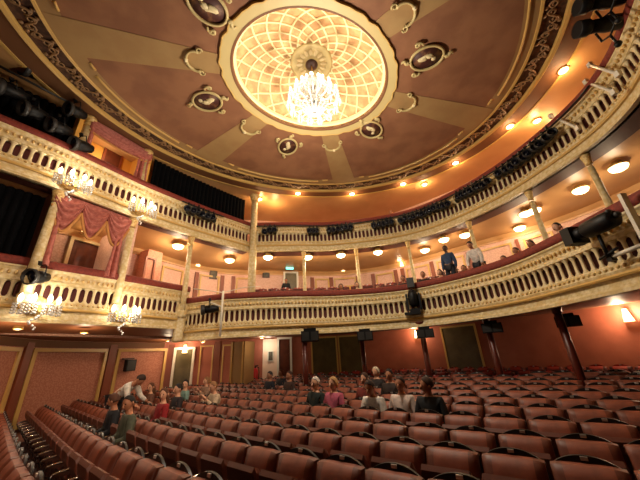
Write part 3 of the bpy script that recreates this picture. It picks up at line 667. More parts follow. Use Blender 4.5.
def downlight(px, py, label):
    p = at_z(px, py, Z_CEIL - .05)
    t = thing('downlight', label, 'downlight', (p.x, p.y, Z_CEIL), 0, 'gallery downlights')
    obj('trim_ring', MB().lathe([(.13, -.001), (.13, -.05), (.1, -.06), (.1, -.001)], n=16), 'gold_s', t)
    obj('lit_lens', MB().lathe([(.11, -.02), (.11, -.06), (.06, -.085), (.001, -.09)], n=16), 'bulb', t)
    lamp('downlight_light', (p.x, p.y, Z_CEIL - .22), P_GALLERY, AMBER, .1)
for px, py, lab in ((298, 193.5, 'first gallery downlight right of the tall column, under the frieze'), (352, 194, 'second gallery downlight along the frieze edge'), (403, 184, 'third gallery downlight along the frieze edge'), (424.5, 184.5, 'gallery downlight set back from the frieze above the people'), (455.5, 163, 'gallery downlight halfway up the frieze at the right'), (510, 126.5, 'gallery downlight beside the frieze high at the right'), (537, 121, 'round gallery downlight set away from the frieze high at the right'), (563.5, 70.5, 'largest gallery downlight, nearest the black lanterns at upper right'), (259.5, 199, 'gallery downlight right beside the tall column')):
    downlight(px, py, lab)
for px, py, lab in ((18, 329, 'small soffit light under the lower boxes at the far left'), (84, 333, 'small soffit light under the lower boxes above the large pink panel'), (168, 341, 'small soffit light under the lower boxes by the stalls door'), (203, 342, 'small soffit light between the stalls door lamp and the buff pier'), (262, 338, 'small soffit light by the pale doorway')):
    p = at_z(px, py, CZ + .93 if px < 190 else CZ + .8)
    t = thing('soffit_light', lab, 'downlight', (p.x, p.y, p.z), 0, 'soffit lights under the boxes')
    obj('trim_ring', MB().lathe([(.09, .06), (.09, .0), (.06, -.01), (.06, .06)], n=12), 'gold_s', t); obj('lit_lens', MB().lathe([(.06, .0), (.04, -.015), (.001, -.02)], n=12), 'bowl', t)
    lamp('soffit_lamp', (p.x, p.y, p.z - .15), 17, WARM, .08)
# soft glow lamps low on the gallery ceiling behind the rail
for px, py in ((275, 209), (437, 207), (560, 135)):
    p = at_z(px, py, Z_CEIL - .3); lamp('gallery_glow', (p.x, p.y, Z_CEIL - .45), 34, AMBER, .1)
def crystal_sconce(p, a, label, s=1.0, power=None):
    t = thing('crystal_sconce', label, 'wall light', p, a, 'crystal sconces on the box fronts'); t.scale = (1.3, 1.3, 1.3)
    obj('back_plate', MB().lathe([(.001, -.01), (.16, -.01), (.13, .04), (.001, .06)], n=16, mtx=Matrix.Rotation(PI / 2, 4, 'X')), 'gold', t)
    for k, x in enumerate((-.24, -.1, .1, .24)):
        y = -.2 - .1 * (abs(x) < .2)
        obj('arm', MB().tube([(0, -.04, -.05), (x * .5, y * .6, -.14), (x, y, -.08), (x, y, 0)], .014, 6), 'gold_s', t)
        b = obj('bulb', MB().lathe([(.02, 0), (.035, .05), (.03, .1), (.001, .15)], (x, y, 0), 8), 'bulb', t)
        mb = MB()
        for j in range(6):
            w = 2 * PI * j / 6
            for q in range(4): mb.ball((x + .06 * math.cos(w), y + .06 * math.sin(w), -.04 - .045 * q), .02, 5)
        mb.tube([(x + .06 * math.cos(v), y + .06 * math.sin(v), -.03) for v in [PI * q / 5 for q in range(10)]], .008, 4, closed=True).tube([(x - .06, y, -.03), (x + .06, y, -.03)], .008, 4)
        obj('crystal_drops', mb, 'crystal', t)
    mb = MB()
    for j in range(8): mb.ball((.05 * math.cos(j), -.12, -.2 - .03 * j), .03 - .002 * j, 6)
    obj('pendant', mb, 'crystal', t)
    R = Matrix.Rotation(a, 3, 'Z')
    lamp('sconce_light', Vector(p) + R @ Vector((0, -.45, .12)), P_SCONCE if power is None else power, WHITE, .1)
for px, py, path, lab in ((36, 305, BOX1, 'crystal candle sconce on the lower box front under the black lantern'), (121, 314, BOX1, 'crystal candle sconce on the lower box front below the rose curtains'), (70, 183, BOX2, 'crystal candle sconce on the upper box front at the left column'), (139, 209, BOX2, 'crystal candle sconce on the upper box front right of the rose curtains')):
    p, tn, i = hit_path(px, py, offset_path(path, .08)); crystal_sconce(p, math.atan2(tn.y, tn.x), lab)
def shade_lamp(path, px, py, label, power=None, s=1.0, out=.14):
    p, nrm, a = on_wall(path, px, py, out)
    t = thing('wall_lamp', label, 'wall lamp', p, a)
    obj('back_plate', MB().box((0, out - .03, -.05), (.1, .04, .22)), 'gold_s', t)
    obj('arm', MB().tube([(0, out - .04, -.08), (0, .02, -.14), (0, 0, -.08)], .015, 6), 'gold_s', t)
    obj('lamp_shade', MB().lathe([(.11 * s, -.16 * s), (.045 * s, .16 * s)], n=12), 'shade', t)
    obj('shade_rib', MB().tube([(-.085 * s, -.07, -.16 * s), (-.02, -.05, .12 * s)], .008, 4).tube([(.085 * s, -.07, -.16 * s), (.02, -.05, .12 * s)], .008, 4), 'iron', t)
    lamp('wall_lamp_light', p + nrm * .22 + Vector((0, 0, .05)), P_STALL if power is None else power, WARM, .1)
shade_lamp(STALLW, 185.5, 349, 'lit shaded wall lamp above the stalls side door', 26)
shade_lamp(SW_BACK, 417.5, 334, 'lit wall lamp half hidden hidden by the black loudspeaker under the balcony', 34)
shade_lamp(SW_BACK, 629, 315, 'lit wall lamp at the far right under the balcony', 70, 1.1)
for px, py, lab in ((196.5, 264, 'little lit sconce by the thin column left of the pictures'), (343, 269.5, 'lit sconce above the yellow panel at the back of the balcony'), (402.5, 264, 'lit sconce on the balcony wall right of the second column')):
    shade_lamp(UPPERW, px, py, lab, 10, .8)
# a lamp inside the curtained boxes, the lit hall behind the doorway
p, nrm, a = on_wall(UPPERW, 78, 232, .5); 
t = thing('wall_lamp', 'small lamp over the door inside the rose curtained box', 'wall lamp', p, a); obj('lamp_shade', MB().lathe([(.1, -.12), (.05, .1)], n=12), 'shade', t); obj('arm', MB().tube([(0, .48, 0), (0, .2, -.16), (0, 0, -.12)], .015, 6), 'gold_s', t)
lamp('box_light', p + nrm * .3, 22, WARM)
p, tn, i = hit_path(113, 140, offset_path(BOX2, -.75)); lamp('upper_box_light', (p.x, p.y, Z_CEIL - .4), 14, WARM)
p, nrm, a = on_wall(SW_BACK, 268, 348, .5); lamp('hall_light', p + Vector((0, 0, .1)), 14, WHITE)
# ------------------------------------------------------------------ chandelier
CS_ = .8; CH = Vector((EC.x, EC.y, CZ + 6.2))
ch = thing('chandelier', 'large blazing crystal chandelier hanging from the centre of the dome', 'chandelier', CH); ch.scale = (CS_, CS_, CS_)
obj('suspension_rod', MB().tube([(0, 0, .75), (0, 0, (Z_CEIL + DOME_H - .15 - CH.z) / CS_)], .022, 8).ball((0, 0, 1.0), .06, 8), 'gold_s', ch)
obj('stem', MB().lathe([(.03, -.7), (.1, -.6), (.13, -.45), (.05, -.35), (.09, -.1), (.16, .0), (.06, .1), (.05, .4), (.12, .5), (.05, .6), (.02, .8)], n=12), 'crystal', ch)
def strand(mb, a, b, sag, n, r):
    for i in range(n + 1):
        u = i / n; p = Vector(a).lerp(Vector(b), u); p.z -= sag * math.sin(PI * u); mb.ball(p, r, 5, (1, 1, 1.3))
tiers = [(.78, -.12, 14, 0), (.55, .22, 10, .3), (.34, .52, 7, .1)]
for R_, z, n, ph in tiers:
    for k in range(n):
        w = 2 * PI * k / n + ph; c, s = math.cos(w), math.sin(w)
        obj('arm', MB().tube([(.05 * c, .05 * s, z - .1), (R_ * .4 * c, R_ * .4 * s, z - .22), (R_ * .8 * c, R_ * .8 * s, z - .16), (R_ * c, R_ * s, z)], .02, 5), 'crystal', ch)
        obj('bulb', MB().lathe([(.02, 0), (.022, .08), (.04, .1), (.045, .15), (.03, .2), (.001, .25)], (R_ * c, R_ * s, z), 8), 'bulb', ch)
        mb = MB(); mb.lathe([(.02, -.02), (.08, .0), (.085, .02), (.02, .02)], (R_ * c, R_ * s, z), 8)
        for j in range(6):
            v = 2 * PI * j / 6
            for q in range(4): mb.ball((R_ * c + .075 * math.cos(v), R_ * s + .075 * math.sin(v), z - .05 - .055 * q), .024 - .002 * q, 5, (1, 1, 1.4))
        strand(mb, (R_ * c, R_ * s, z - .02), (.1 * c, .1 * s, z + .25), .1, 8, .02)
        w2 = 2 * PI * (k + 1) / n + ph; strand(mb, (R_ * c, R_ * s, z - .03), (R_ * math.cos(w2), R_ * math.sin(w2), z - .03), .13, 6, .02)
        mb.tube([(R_ * math.cos(w + (w2 - w) * q / 6), R_ * math.sin(w + (w2 - w) * q / 6), z - .03) for q in range(7)], .008, 4).tube([(R_ * c, R_ * s, z - .02), (.1 * c, .1 * s, z + .25)], .006, 4)
        obj('crystal_strand', mb, 'crystal', ch)
mb = MB()
for k in range(14):
    w = 2 * PI * k / 14; strand(mb, (.42 * math.cos(w), .42 * math.sin(w), -.3), (.07 * math.cos(w), .07 * math.sin(w), -.62), .08, 9, .026)
mb.ball((0, 0, -.74), .07, 8)
obj('crystal_basket', mb, 'crystal', ch)
for k in range(6):
    w = 2 * PI * k / 6; lamp('chandelier_light', CH + Vector((.95 * math.cos(w), .95 * math.sin(w), -.25)), P_CHAND / 70, WHITE, .12)
lamp('chandelier_light', CH + Vector((0, 0, -1.75)), P_CHAND * .62, WHITE, .15)


# ------------------------------------------------------------------ stage lanterns
def lantern_parts(t, L=.36, r=.11, mats=('black', 'lens')):
    # local -Y is where the lantern points
    R = Matrix.Rotation(PI / 2, 4, 'X')
    obj('body', MB().lathe([(.001, -L / 2), (r * .7, -L / 2), (r * .8, -L * .3), (r, -L * .2), (r, L * .25), (r * .9, L * .3)], n=12, mtx=R), 'black', t)
    h = obj('lens_hood', MB().lathe([(r * .9, L * .28), (r * 1.25, L * .3), (r * 1.3, L * .5), (r * 1.1, L * .5), (r * 1.05, L * .32)], n=12, mtx=R), 'iron', t)
    obj('lens', MB().lathe([(.001, L * .35), (r * 1.0, L * .35), (r * 1.0, L * .37), (.001, L * .42)], n=12, mtx=R), 'lens', h)
    y = obj('yoke', MB().tube([(-r - .02, 0, 0), (-r - .03, 0, r + .08), (0, 0, r + .13), (r + .03, 0, r + .08), (r + .02, 0, 0)], .014, 5), 'black', t)
    obj('clamp', MB().box((0, 0, r + .17), (.05, .07, .09)), 'black', y)
    return t
def lantern(p, aim, label, L=.36, r=.11, tilt=0.35, group=None, name='stage_lantern'):
    t = thing(name, label, 'stage light', p, facing(aim), group); t.rotation_euler = (tilt, 0, facing(aim)); return lantern_parts(t, L, r)
proto = None; cnt = 0
GOUT = offset_path(GALL, .2); BOUT = offset_path(BOX2, .2)
bar = tag(rebase(obj('lighting_bar', MB().tube([(q[0], q[1], Z_GT - .06) for q in offset_path(GALL, .16)[2:-20:3]], .026, 6), 'black')), 'long black lighting bar curving along the gallery front', 'lighting bar')
bar2 = tag(rebase(obj('lighting_bar', MB().tube([(q[0], q[1], Z_GT - .06) for q in path_between(offset_path(BOX2, .16), 182, 215, 222, 228)], .026, 6), 'black')), 'short black lighting bar on the upper front under the black drape', 'lighting bar')
zones = [(GOUT, 263, 277, 3, 'just right of the tall column'), (GOUT, 308, 319, 3, 'right of the first slim column'), (GOUT, 327, 353, 6, 'left of the second slim column'), (GOUT, 372, 394, 5, 'between the second and third slim columns'), (GOUT, 399, 449, 12, 'in the run right of the third slim column'), (GOUT, 456, 488, 8, 'in the run right of the fourth slim column'), (GOUT, 496, 550, 10, 'on the rising run towards the far right'), (BOUT, 186, 216, 6, 'on the short bar under the black drape')]
for path, x0, x1, n, desc in zones:
    for k in range(n):
        px = x0 + (x1 - x0) * (k + .5) / n
        yy = np.interp(px, [180, 220, 250, 290, 331, 390, 430, 490, 530, 560], [205, 220, 232, 232, 232, 224, 215, 183, 148, 118])
        p, tn, i = hit_path(px, float(yy), path); p.z = Z_GT - .33 + random.uniform(-.04, .03)
        aim = Vector((-p.x, -p.y - 4, 0)) + Vector((random.uniform(-3, 3), 0, 0))
        lab = 'black lantern %s, %s from left' % (desc, ordinal(k + 1))
        if proto is None: proto = lantern(p, aim, lab, .40, .095, .3, 'stage lanterns on the gallery front')
        else: copy_tree(proto, p, facing(aim), lab); 
        cnt += 1
# single lanterns
def single(px, py, path, off, aim_px, label, L, r, tilt=.2):
    p, tn, i = hit_path(px, py, offset_path(path, off)); a = at_z(aim_px[0], aim_px[1], p.z) if False else None
    return lantern(p, Vector((-p.x * .3 + aim_px[0], -p.y + aim_px[1], 0)), label, L, r, tilt)
single(38, 277, BOX1, .22, (-2, -6), 'black stage lantern clamped on the lower box rail above the crystal sconce', .42, .14, .2)
p, tn, i = hit_path(210, 309, offset_path(CIRCLE, .25))
lantern(p, Vector((-1, -.25, 0)), 'black stage lantern on the cream pole at the left end of the balcony', .5, .12, .1)
q, tn, i = hit_path(221.5, 315, offset_path(CIRCLE, .2))
t = thing('lantern_pole', 'cream pole with cross arm fixed to the left end of the balcony front', 'pole', (q.x, q.y, Z_CB + .05))
obj('pole', MB().tube([(0, 0, 0), (0, 0, 1.35)], .035, 8), 'white', t)
obj('cross_arm', MB().tube([(0, 0, .85), (p.x - q.x, p.y - q.y, p.z - Z_CB + .15)], .025, 6).tube([(0, 0, 1.3), (-1.0, .1, 1.5)], .014, 5).tube([(0, 0, 1.3), (.55, .5, 1.55), (1.1, .3, 1.5)], .012, 5), 'white', t)
q, tn, i = hit_path(413, 298, offset_path(CIRCLE, .16))
t = thing('moving_light', 'tall black moving light strapped to the middle of the balcony front', 'stage light', q, facing((-q.x, -q.y)))
obj('base', MB().box((0, 0, -.42), (.3, .26, .16)).box((-.2, 0, -.46), (.25, .2, .07)), 'black', t)
obj('yoke', MB().box((-.19, 0, -.12), (.06, .16, .5)).box((.19, 0, -.12), (.06, .16, .5)), 'black', t)
obj('head', MB().lathe([(.08, -.26), (.14, -.2), (.15, .1), (.11, .22)], n=12), 'black', t)
obj('lens', MB().lathe([(.10, .21), (.10, .24), (.001, .27)], n=12), 'lens', t)
obj('upper_lamp', MB().box((0, 0, .48), (.22, .2, .3)).tube([(0, 0, .2), (0, 0, .5)], .03, 6), 'iron', t)
# followspot at the near right of the balcony
a = hit_path(566, 228, offset_path(CIRCLE, .32))[0]; b = hit_path(624, 228, offset_path(CIRCLE, .32))[0]
mid = (a + b) / 2; v = a - b; L = Vector((v.x, v.y)).length
t = thing('followspot', 'big black followspot lantern on the balcony rail at the right', 'followspot', mid, facing((v.x, v.y)))
t.rotation_euler = (0, 0, facing((v.x, v.y)))
Rm = Matrix.Rotation(PI / 2, 4, 'X')
obj('body', MB().lathe([(.001, -L * .46), (.10, -L * .46), (.135, -L * .42), (.145, -L * .2), (.14, L * .1), (.10, L * .16)], n=16, mtx=Rm), 'black', t)
obj('lens_tube', MB().lathe([(.10, L * .14), (.11, L * .3), (.10, L * .32)], n=14, mtx=Rm), 'black', t)
hd = obj('colour_magazine', MB().box((0, -L * .40, 0), (.3, L * .2, .3)), 'black', t)
obj('lens', MB().lathe([(.001, L * .5), (.11, L * .5), (.1, L * .52), (.001, L * .53)], n=14, mtx=Rm), 'lens', hd)
obj('rear_knob', MB().ball((0, L * .5, .02), .05, 8).ball((.05, L * .44, .1), .04, 8), 'iron', t)
obj('stand', MB().tube([(-.05, 0, -.12), (-.05, 0, -.5)], .028, 6).tube([(-.05, -.15, -.5), (-.05, .2, -.42)], .02, 6), 'black', t)
q0 = hit_path(628, 196, offset_path(CIRCLE, .2))[0]; q1 = hit_path(645, 250, offset_path(CIRCLE, .25))[0]
t = thing('lantern_bracket', 'cream steel bracket leaning over the balcony rail at the far right', 'bracket', q1, world=True)
dv = (q1 - q0); obj('upright', MB().box(q0 + dv * .5, (.09, .05, dv.length * 1.15), 0), 'white', t)
q2 = hit_path(611, 257, offset_path(CIRCLE, .2))[0]; q3 = hit_path(648, 257, offset_path(CIRCLE, .25))[0]; q3.z = q2.z
obj('cross_bar', MB().tube([q2, q3], .032, 8), 'white', t)
obj('end_clamp', MB().box(q2, (.09, .08, .14)), 'black', t)
# two long black lanterns and the bracket arms at the top right
for (x0, y0, x1, y1), lab in (((577, 30, 627, 20), 'long black profile lantern at the upper right, lower of the pair'), ((577, 7, 627, -4), 'long black profile lantern at the top right edge, upper of the pair')):
    zz = CZ + 5.45 if y0 > 20 else CZ + 5.7
    a = at_z(x0, y0, zz); b = at_z(x1, y1, zz); mid = (a + b) / 2; v = a - b; L = v.length; r = .13
    t = thing('profile_lantern', lab, 'stage light', mid, facing((v.x, v.y)))
    obj('body', MB().lathe([(.001, -L / 2), (r * .8, -L / 2), (r, -L * .42), (r * 1.1, -L * .1), (r * .9, L * .05), (r * .9, L * .25)], n=14, mtx=Rm), 'black', t)
    obj('lens_tube', MB().lathe([(r * .88, L * .24), (r * 1.15, L * .3), (r * 1.15, L * .5), (r, L * .5)], n=14, mtx=Rm), 'black', t)
    obj('lens', MB().lathe([(.001, L * .44), (r * 1.05, L * .44), (.001, L * .48)], n=12, mtx=Rm), 'lens', t)
    obj('yoke', MB().tube([(-r - .03, 0, 0), (-r - .03, .02, -r - .1), (0, .02, -r - .18), (r + .03, .02, -r - .1), (r + .03, 0, 0)], .02, 5).tube([(0, .02, -r - .18), (0, .05, -r - .42)], .022, 5).ball((0, .05, -r - .42), .06, 8), 'black', t)
for k, (x0, y0, x1, y1) in enumerate(((590, 65, 618, 74), (586, 82, 614, 92), (551, 116, 578, 128))):
    a = hit_path(x0, y0, offset_path(GALL, -.1))[0]; b = hit_path(x1, y1, offset_path(GALL, .3))[0]
    t = thing('rail_bracket', 'cream steel bracket arm across the gallery rail, ' + ('uppermost at the far right', 'middle one at the far right', 'lowest of three at the right')[k], 'bracket', b, world=True)
    obj('arm', MB().tube([a, b], .03, 6), 'white', t); obj('clamp', MB().box(b, (.08, .08, .12)).box(a, (.08, .08, .12)), 'white', t)
# lighting gear in the dark upper left
for k, (px, py, desc, L) in enumerate(((12, 92, 'far left of the upper dark bay', .6), (34, 112, 'second from the left in the upper dark bay', .5), (60, 128, 'behind the bright dots of the upper dark bay', .5), (76, 112, 'high beside the upper rose curtain', .45), (82, 146, 'lowest, hanging over the upper box front', .5), (36, 74, 'with a pale front at the top left under the frieze', .55))):
    p, tn, i = hit_path(px, py, offset_path(BOX2, .12)); 
    lantern(p, Vector((-.3, -1, 0)), 'black stage lantern ' + desc, L, .15, .3)
q0 = hit_path(-8, 62, offset_path(BOX2, .15))[0]; q1 = hit_path(70, 108, offset_path(BOX2, .15))[0]; q1.z = q0.z
tag(rebase(obj('lighting_bar', MB().tube([q0, (q0 + q1) / 2, q1], .03, 6), 'iron')), 'steel lighting bar under the frieze at the upper left', 'lighting bar')

# ------------------------------------------------------------------ theatre seats
SW_, ROWS = .47, .70
def seat_meshes(h=.90, leather='leather', edge='leather_e', shell='shell'):
    b = {}
    w = SW_ - .034; vs = []; fs = []; nx, nz = 12, 8          # padded front of the backrest, gently domed, leaning back
    for i in range(nx + 1):
        for j in range(nz + 1):
            u, v = i / nx * 2 - 1, j / nz
            pad = .045 * (1 - abs(u) ** 4) * (1 - abs(2 * v - 1) ** 6)
            vs.append((u * w / 2, -.05 - pad + .14 * (v - .5) , .40 + (h - .40) * v - .012 * abs(u) ** 5 * (v > .9)))
    for i in range(nx):
        for j in range(nz):
            a = i * (nz + 1) + j; fs.append((a, a + nz + 1, a + nz + 2, a + 1))
    n = len(vs); back = [(p[0], .02 + .14 * ((p[2] - .4) / (h - .4) - .5), p[2]) for p in vs]
    mb = MB().add(vs, fs, True).add(back, [f[::-1] for f in fs], True)
    per = [i * (nz + 1) for i in range(nx + 1)] + [nx * (nz + 1) + j for j in range(1, nz + 1)] + [i * (nz + 1) + nz for i in range(nx - 1, -1, -1)] + [j for j in range(nz - 1, 0, -1)]
    mb.f += [(per[k], per[(k + 1) % len(per)], per[(k + 1) % len(per)] + n, per[k] + n) for k in range(len(per))]; mb.sm += [False] * len(per)
    b['backrest'] = mesh_of('backrest', mb, leather); b['backrest'].materials.append(M[edge])
    for p in b['backrest'].polygons:                             # stitched darker border round the pad
        if abs(p.center.x) > .36 * w or p.center.z < .47: p.material_index = 1
    mb = MB(); N = 16; out = []                                  # dark arched shell behind the pad
    for k in range(N + 1):
        u = k / N * 2 - 1; out.append((u * (w / 2 + .004), h - .03 + .075 * (1 - abs(u) ** 2.2)))
    vs = []
    for y in (.075, .10):
        for x, z in out: vs.append((x, y + .02 * (1 - (x / .235) ** 2), z))
        vs.append((w / 2, y - .13, .3)); vs.append((-w / 2, y - .13, .3))
    k = len(out) + 2; fs = [tuple(range(k)), tuple(2 * k - 1 - i for i in range(k))] + [(i, (i + 1) % k, (i + 1) % k + k, i + k) for i in range(k)]
    b['back_shell'] = mesh_of('back_shell', mb.add(vs, fs), shell)
    b['number_plate'] = mesh_of('number_plate', MB().box((0, .088, h + .028), (.045, .016, .024)), 'plate')
    mb = MB(); vs = []                                           # tipped-up cushion
    N = 10
    def cush(up):
        mb = MB(); prof = [(-.0, -.02), (-.3, -.03), (-.40, -.0), (-.42, .04), (-.38, .075), (-.2, .09), (.0, .08)]
        vs = []
        for sx in (-.205, -.19, .19, .205):
            k = 1 if abs(sx) < .2 else .9
            for y, z in prof: vs.append(Vector((sx, y * k, z * (k if abs(sx) < .2 else .8))))
        R = Matrix.Rotation(math.radians(-66 if up else -2), 4, 'X'); T = Matrix.Translation((0, -.09, .44))
        n = len(prof); fs = []
        for i in range(3):
            for j in range(n): fs.append((i * n + j, i * n + (j + 1) % n, (i + 1) * n + (j + 1) % n, (i + 1) * n + j))
        fs += [tuple(range(n)), tuple(3 * n + j for j in range(n - 1, -1, -1))]
        return mb.add([T @ R @ p for p in vs], fs, False)
    b['seat_cushion_up'] = mesh_of('seat_cushion', cush(True), edge); b['seat_cushion_down'] = mesh_of('seat_cushion', cush(False), leather)
    b['armrest'] = mesh_of('armrest', MB().box((0, -.2, .615), (.03, .32, .035)).box((0, -.05, .3), (.026, .1, .6)).box((0, -.15, .015), (.03, .34, .03)), 'wood')
    b['armrest_trim'] = mesh_of('armrest_trim', MB().tube([(0, -.1, .64), (0, -.25, .645), (0, -.35, .63), (0, -.375, .59), (0, -.35, .53), (0, -.27, .5)], .016, 6), 'chrome')
    return b
SM = seat_meshes()
def make_seat(loc, rz, label, group, meshes, up=True, first=False, name='theatre_chair'):
    t = thing(name, label, 'chair', loc, rz, group)
    obj('backrest', None, None, t, me=meshes['backrest'])
    s = obj('back_shell', None, None, t, me=meshes['back_shell']); obj('number_plate', None, None, s, me=meshes['number_plate'])
    obj('seat_cushion', None, None, t, me=meshes['seat_cushion_up' if up else 'seat_cushion_down'])
    for sx in (1,):
        a = obj('armrest', None, None, t, me=meshes['armrest']); a.location.x = sx * SW_ / 2
        c = obj('armrest_trim', None, None, a, me=meshes['armrest_trim'])
    return t
# where people sit (pixel at the chest), filled before the seats so their cushions are down
def inside(poly, p):
    c = False; n = len(poly)
    for i in range(n):
        a, b = poly[i], poly[(i + 1) % n]
        if (a[1] > p[1]) != (b[1] > p[1]) and p[0] < (b[0] - a[0]) * (p[1] - a[1]) / (b[1] - a[1]) + a[0]: c = not c
    return c
ROOM = offset_path(STALLW, .42) + [(8.7, -3), (-9.2, -3)]
PITN = [Vector(at_z(px, py, CZ - .7).xy) for px, py, _ in PILLARS]
ROWN = ['nearest stalls row'] + [ordinal(q) + ' stalls row' for q in range(2, 13)] + ['last row before the pillars']
seats = []
for ri, k in enumerate(range(-4, 9)):
    z = CZ - .83 + .022 * max(0, k) - .90
    P = resample(row_path({-4: -2.33, -3: -1.55, -2: -.74}.get(k, (k + 1) * ROWS)), step=SW_); line = []
    for i in range(1, len(P) - 1):
        x, y = P[i]
        ph = .33 if k == 2 else .5 * (k % 2); x, y = x + (P[i + 1][0] - x) * ph, y + (P[i + 1][1] - y) * ph
        if inside(ROOM, (x, y)): line.append((x, y, normal(P, i)))
    for j, (x, y, nv) in enumerate(line):
        pr = project((x, y, z + .85))
        if pr is None or not (-40 < pr[0] < 720 and pr[1] < 540): continue
        if math.hypot(x, y) < 1.5 or (k == -3 and x < -8.1): continue
        if min((Vector((x, y)) - q).length for q in PITN + [PIER]) < .42: continue
        seats.append(dict(x=x, y=y, z=z, ri=ri, j=j, pr=pr, d=math.hypot(x, y), rz=facing(nv), v=Vector(nv)))
# ------------------------------------------------------------------ people
SKIN = [mat('skin_fair', (214, 160, 128), 0.55), mat('skin_tan', (176, 118, 86), 0.55), mat('skin_deep', (92, 58, 42), 0.5)]
CLOTH = {}
def cloth(c):
    k = tuple(c)
    if k not in CLOTH: CLOTH[k] = mat('cloth_%d_%d_%d' % k, c, 0.8, rgb2=tuple(int(x * .85) for x in c), scale=14)
    return CLOTH[k]
EYE = mat('dark_eye', (30, 22, 18), 0.2); LIP = mat('lip', (160, 84, 74), 0.5)
def skin_mesh(name, verts, edges, radii, levels=1):
    me = bpy.data.meshes.new(name); me.from_pydata(verts, edges, []); o = bpy.data.objects.new('tmp', me); COL.objects.link(o)
    o.modifiers.new('s', 'SKIN'); sv = me.skin_vertices[0].data
    for i, r in enumerate(radii): sv[i].radius = r if isinstance(r, tuple) else (r, r); sv[i].use_root = (i == 0)
    sb = o.modifiers.new('u', 'SUBSURF'); sb.levels = levels; sb.render_levels = levels
    dg = bpy.context.evaluated_depsgraph_get(); ev = o.evaluated_get(dg); out = bpy.data.meshes.new_from_object(ev)
    bpy.data.objects.remove(o); 
    for p in out.polygons: p.use_smooth = True
    return out
def skeleton(pose, lean=0.0, turn=0.0, arms='lap'):
    J = {}
    if pose == 'sit':
        hip = Vector((0, -.04, .52)); sp = Vector((0, math.sin(lean) * -.5 + .03, .52 + .5 * math.cos(lean)))
    elif pose == 'stand':
        hip = Vector((0, 0, .93)); sp = Vector((0, -.5 * math.sin(lean), .93 + .5 * math.cos(lean)))
    else:                                                    # bending far forward from the hips
        hip = Vector((0, .0, .90)); sp = Vector((0, -.50 * math.sin(1.0), .90 + .5 * math.cos(1.0)))
    ax = (sp - hip).normalized(); J['hip'] = hip; J['waist'] = hip.lerp(sp, .4); J['chest'] = hip.lerp(sp, .78); J['neckb'] = sp
    hd = (ax + Vector((0, -.25 if pose != 'bend' else -.2, 0))).normalized(); J['neck'] = sp + hd * .07; J['head'] = sp + hd * .125
    for s, S in ((-1, 'l'), (1, 'r')):
        J['sh' + S] = sp - ax * .06 + Vector((s * .155, .0, 0))
        if arms == 'lap': J['el' + S] = J['sh' + S] + Vector((s * .07, -.04, -.27)); J['wr' + S] = Vector((s * .09, -.28, .63)) if pose == 'sit' else J['el' + S] + Vector((-s * .02, -.08, -.23))
        elif arms == 'down': J['el' + S] = J['sh' + S] + Vector((s * .06, .02, -.28)); J['wr' + S] = J['el' + S] + Vector((0, -.06, -.24))
        elif arms == 'face': J['el' + S] = J['sh' + S] + Vector((s * .08, -.14, -.22)); J['wr' + S] = J['el' + S] + Vector((-s * .12, -.12, .19))
        elif arms == 'reach': J['el' + S] = J['sh' + S] + Vector((s * .05, -.1, -.25)); J['wr' + S] = J['el' + S] + Vector((0, -.2, -.12))
        J['th' + S] = hip + Vector((s * .09, -.02, -.02))
        if pose == 'sit': J['kn' + S] = Vector((s * .11, -.44, .50)); J['an' + S] = Vector((s * .11, -.42, .09)); J['to' + S] = Vector((s * .12, -.56, .04))
        else: J['kn' + S] = Vector((s * .10, -.02, .50)); J['an' + S] = Vector((s * .10, .03, .09)); J['to' + S] = Vector((s * .11, -.14, .04))
    return J, ax, hd
def head_mesh(mb, c, hd, fw):
    """a head with jaw, brow, nose, ears"""
    z = hd; y = (fw - z * fw.dot(z)).normalized(); x = y.cross(z)
    Rm = Matrix((x, -y, z)).transposed()
    n, m = 14, 12; vs = []; fs = []
    for i in range(m + 1):
        a = PI * i / m
        for j in range(n):
            w = 2 * PI * j / n; px = .076 * math.sin(a) * math.cos(w); py = .095 * math.sin(a) * math.sin(w); pz = .118 * math.cos(a)
            if pz < 0: px *= 1 - .25 * (-pz / .118); py = py * (1 - .12 * (-pz / .118)) - .012 * (-pz / .118)
            vs.append(Vector(c) + Rm @ Vector((px, py, pz)))
    for i in range(m):
        for j in range(n): fs.append((i * n + j, (i + 1) * n + j, (i + 1) * n + (j + 1) % n, i * n + (j + 1) % n))
    mb.add(vs, fs, True)
    P = lambda a, b, d: Vector(c) + Rm @ Vector((a, b, d))
    mb.tube([P(0, -.088, .02), P(0, -.108, -.015), P(0, -.112, -.03), P(0, -.09, -.04)], [.010, .014, .017, .010], 6)
    for s in (-1, 1): mb.ball(P(s * .078, .01, -.005), .028, 6, (.4, .8, 1.1), Rm)
    return Rm, P
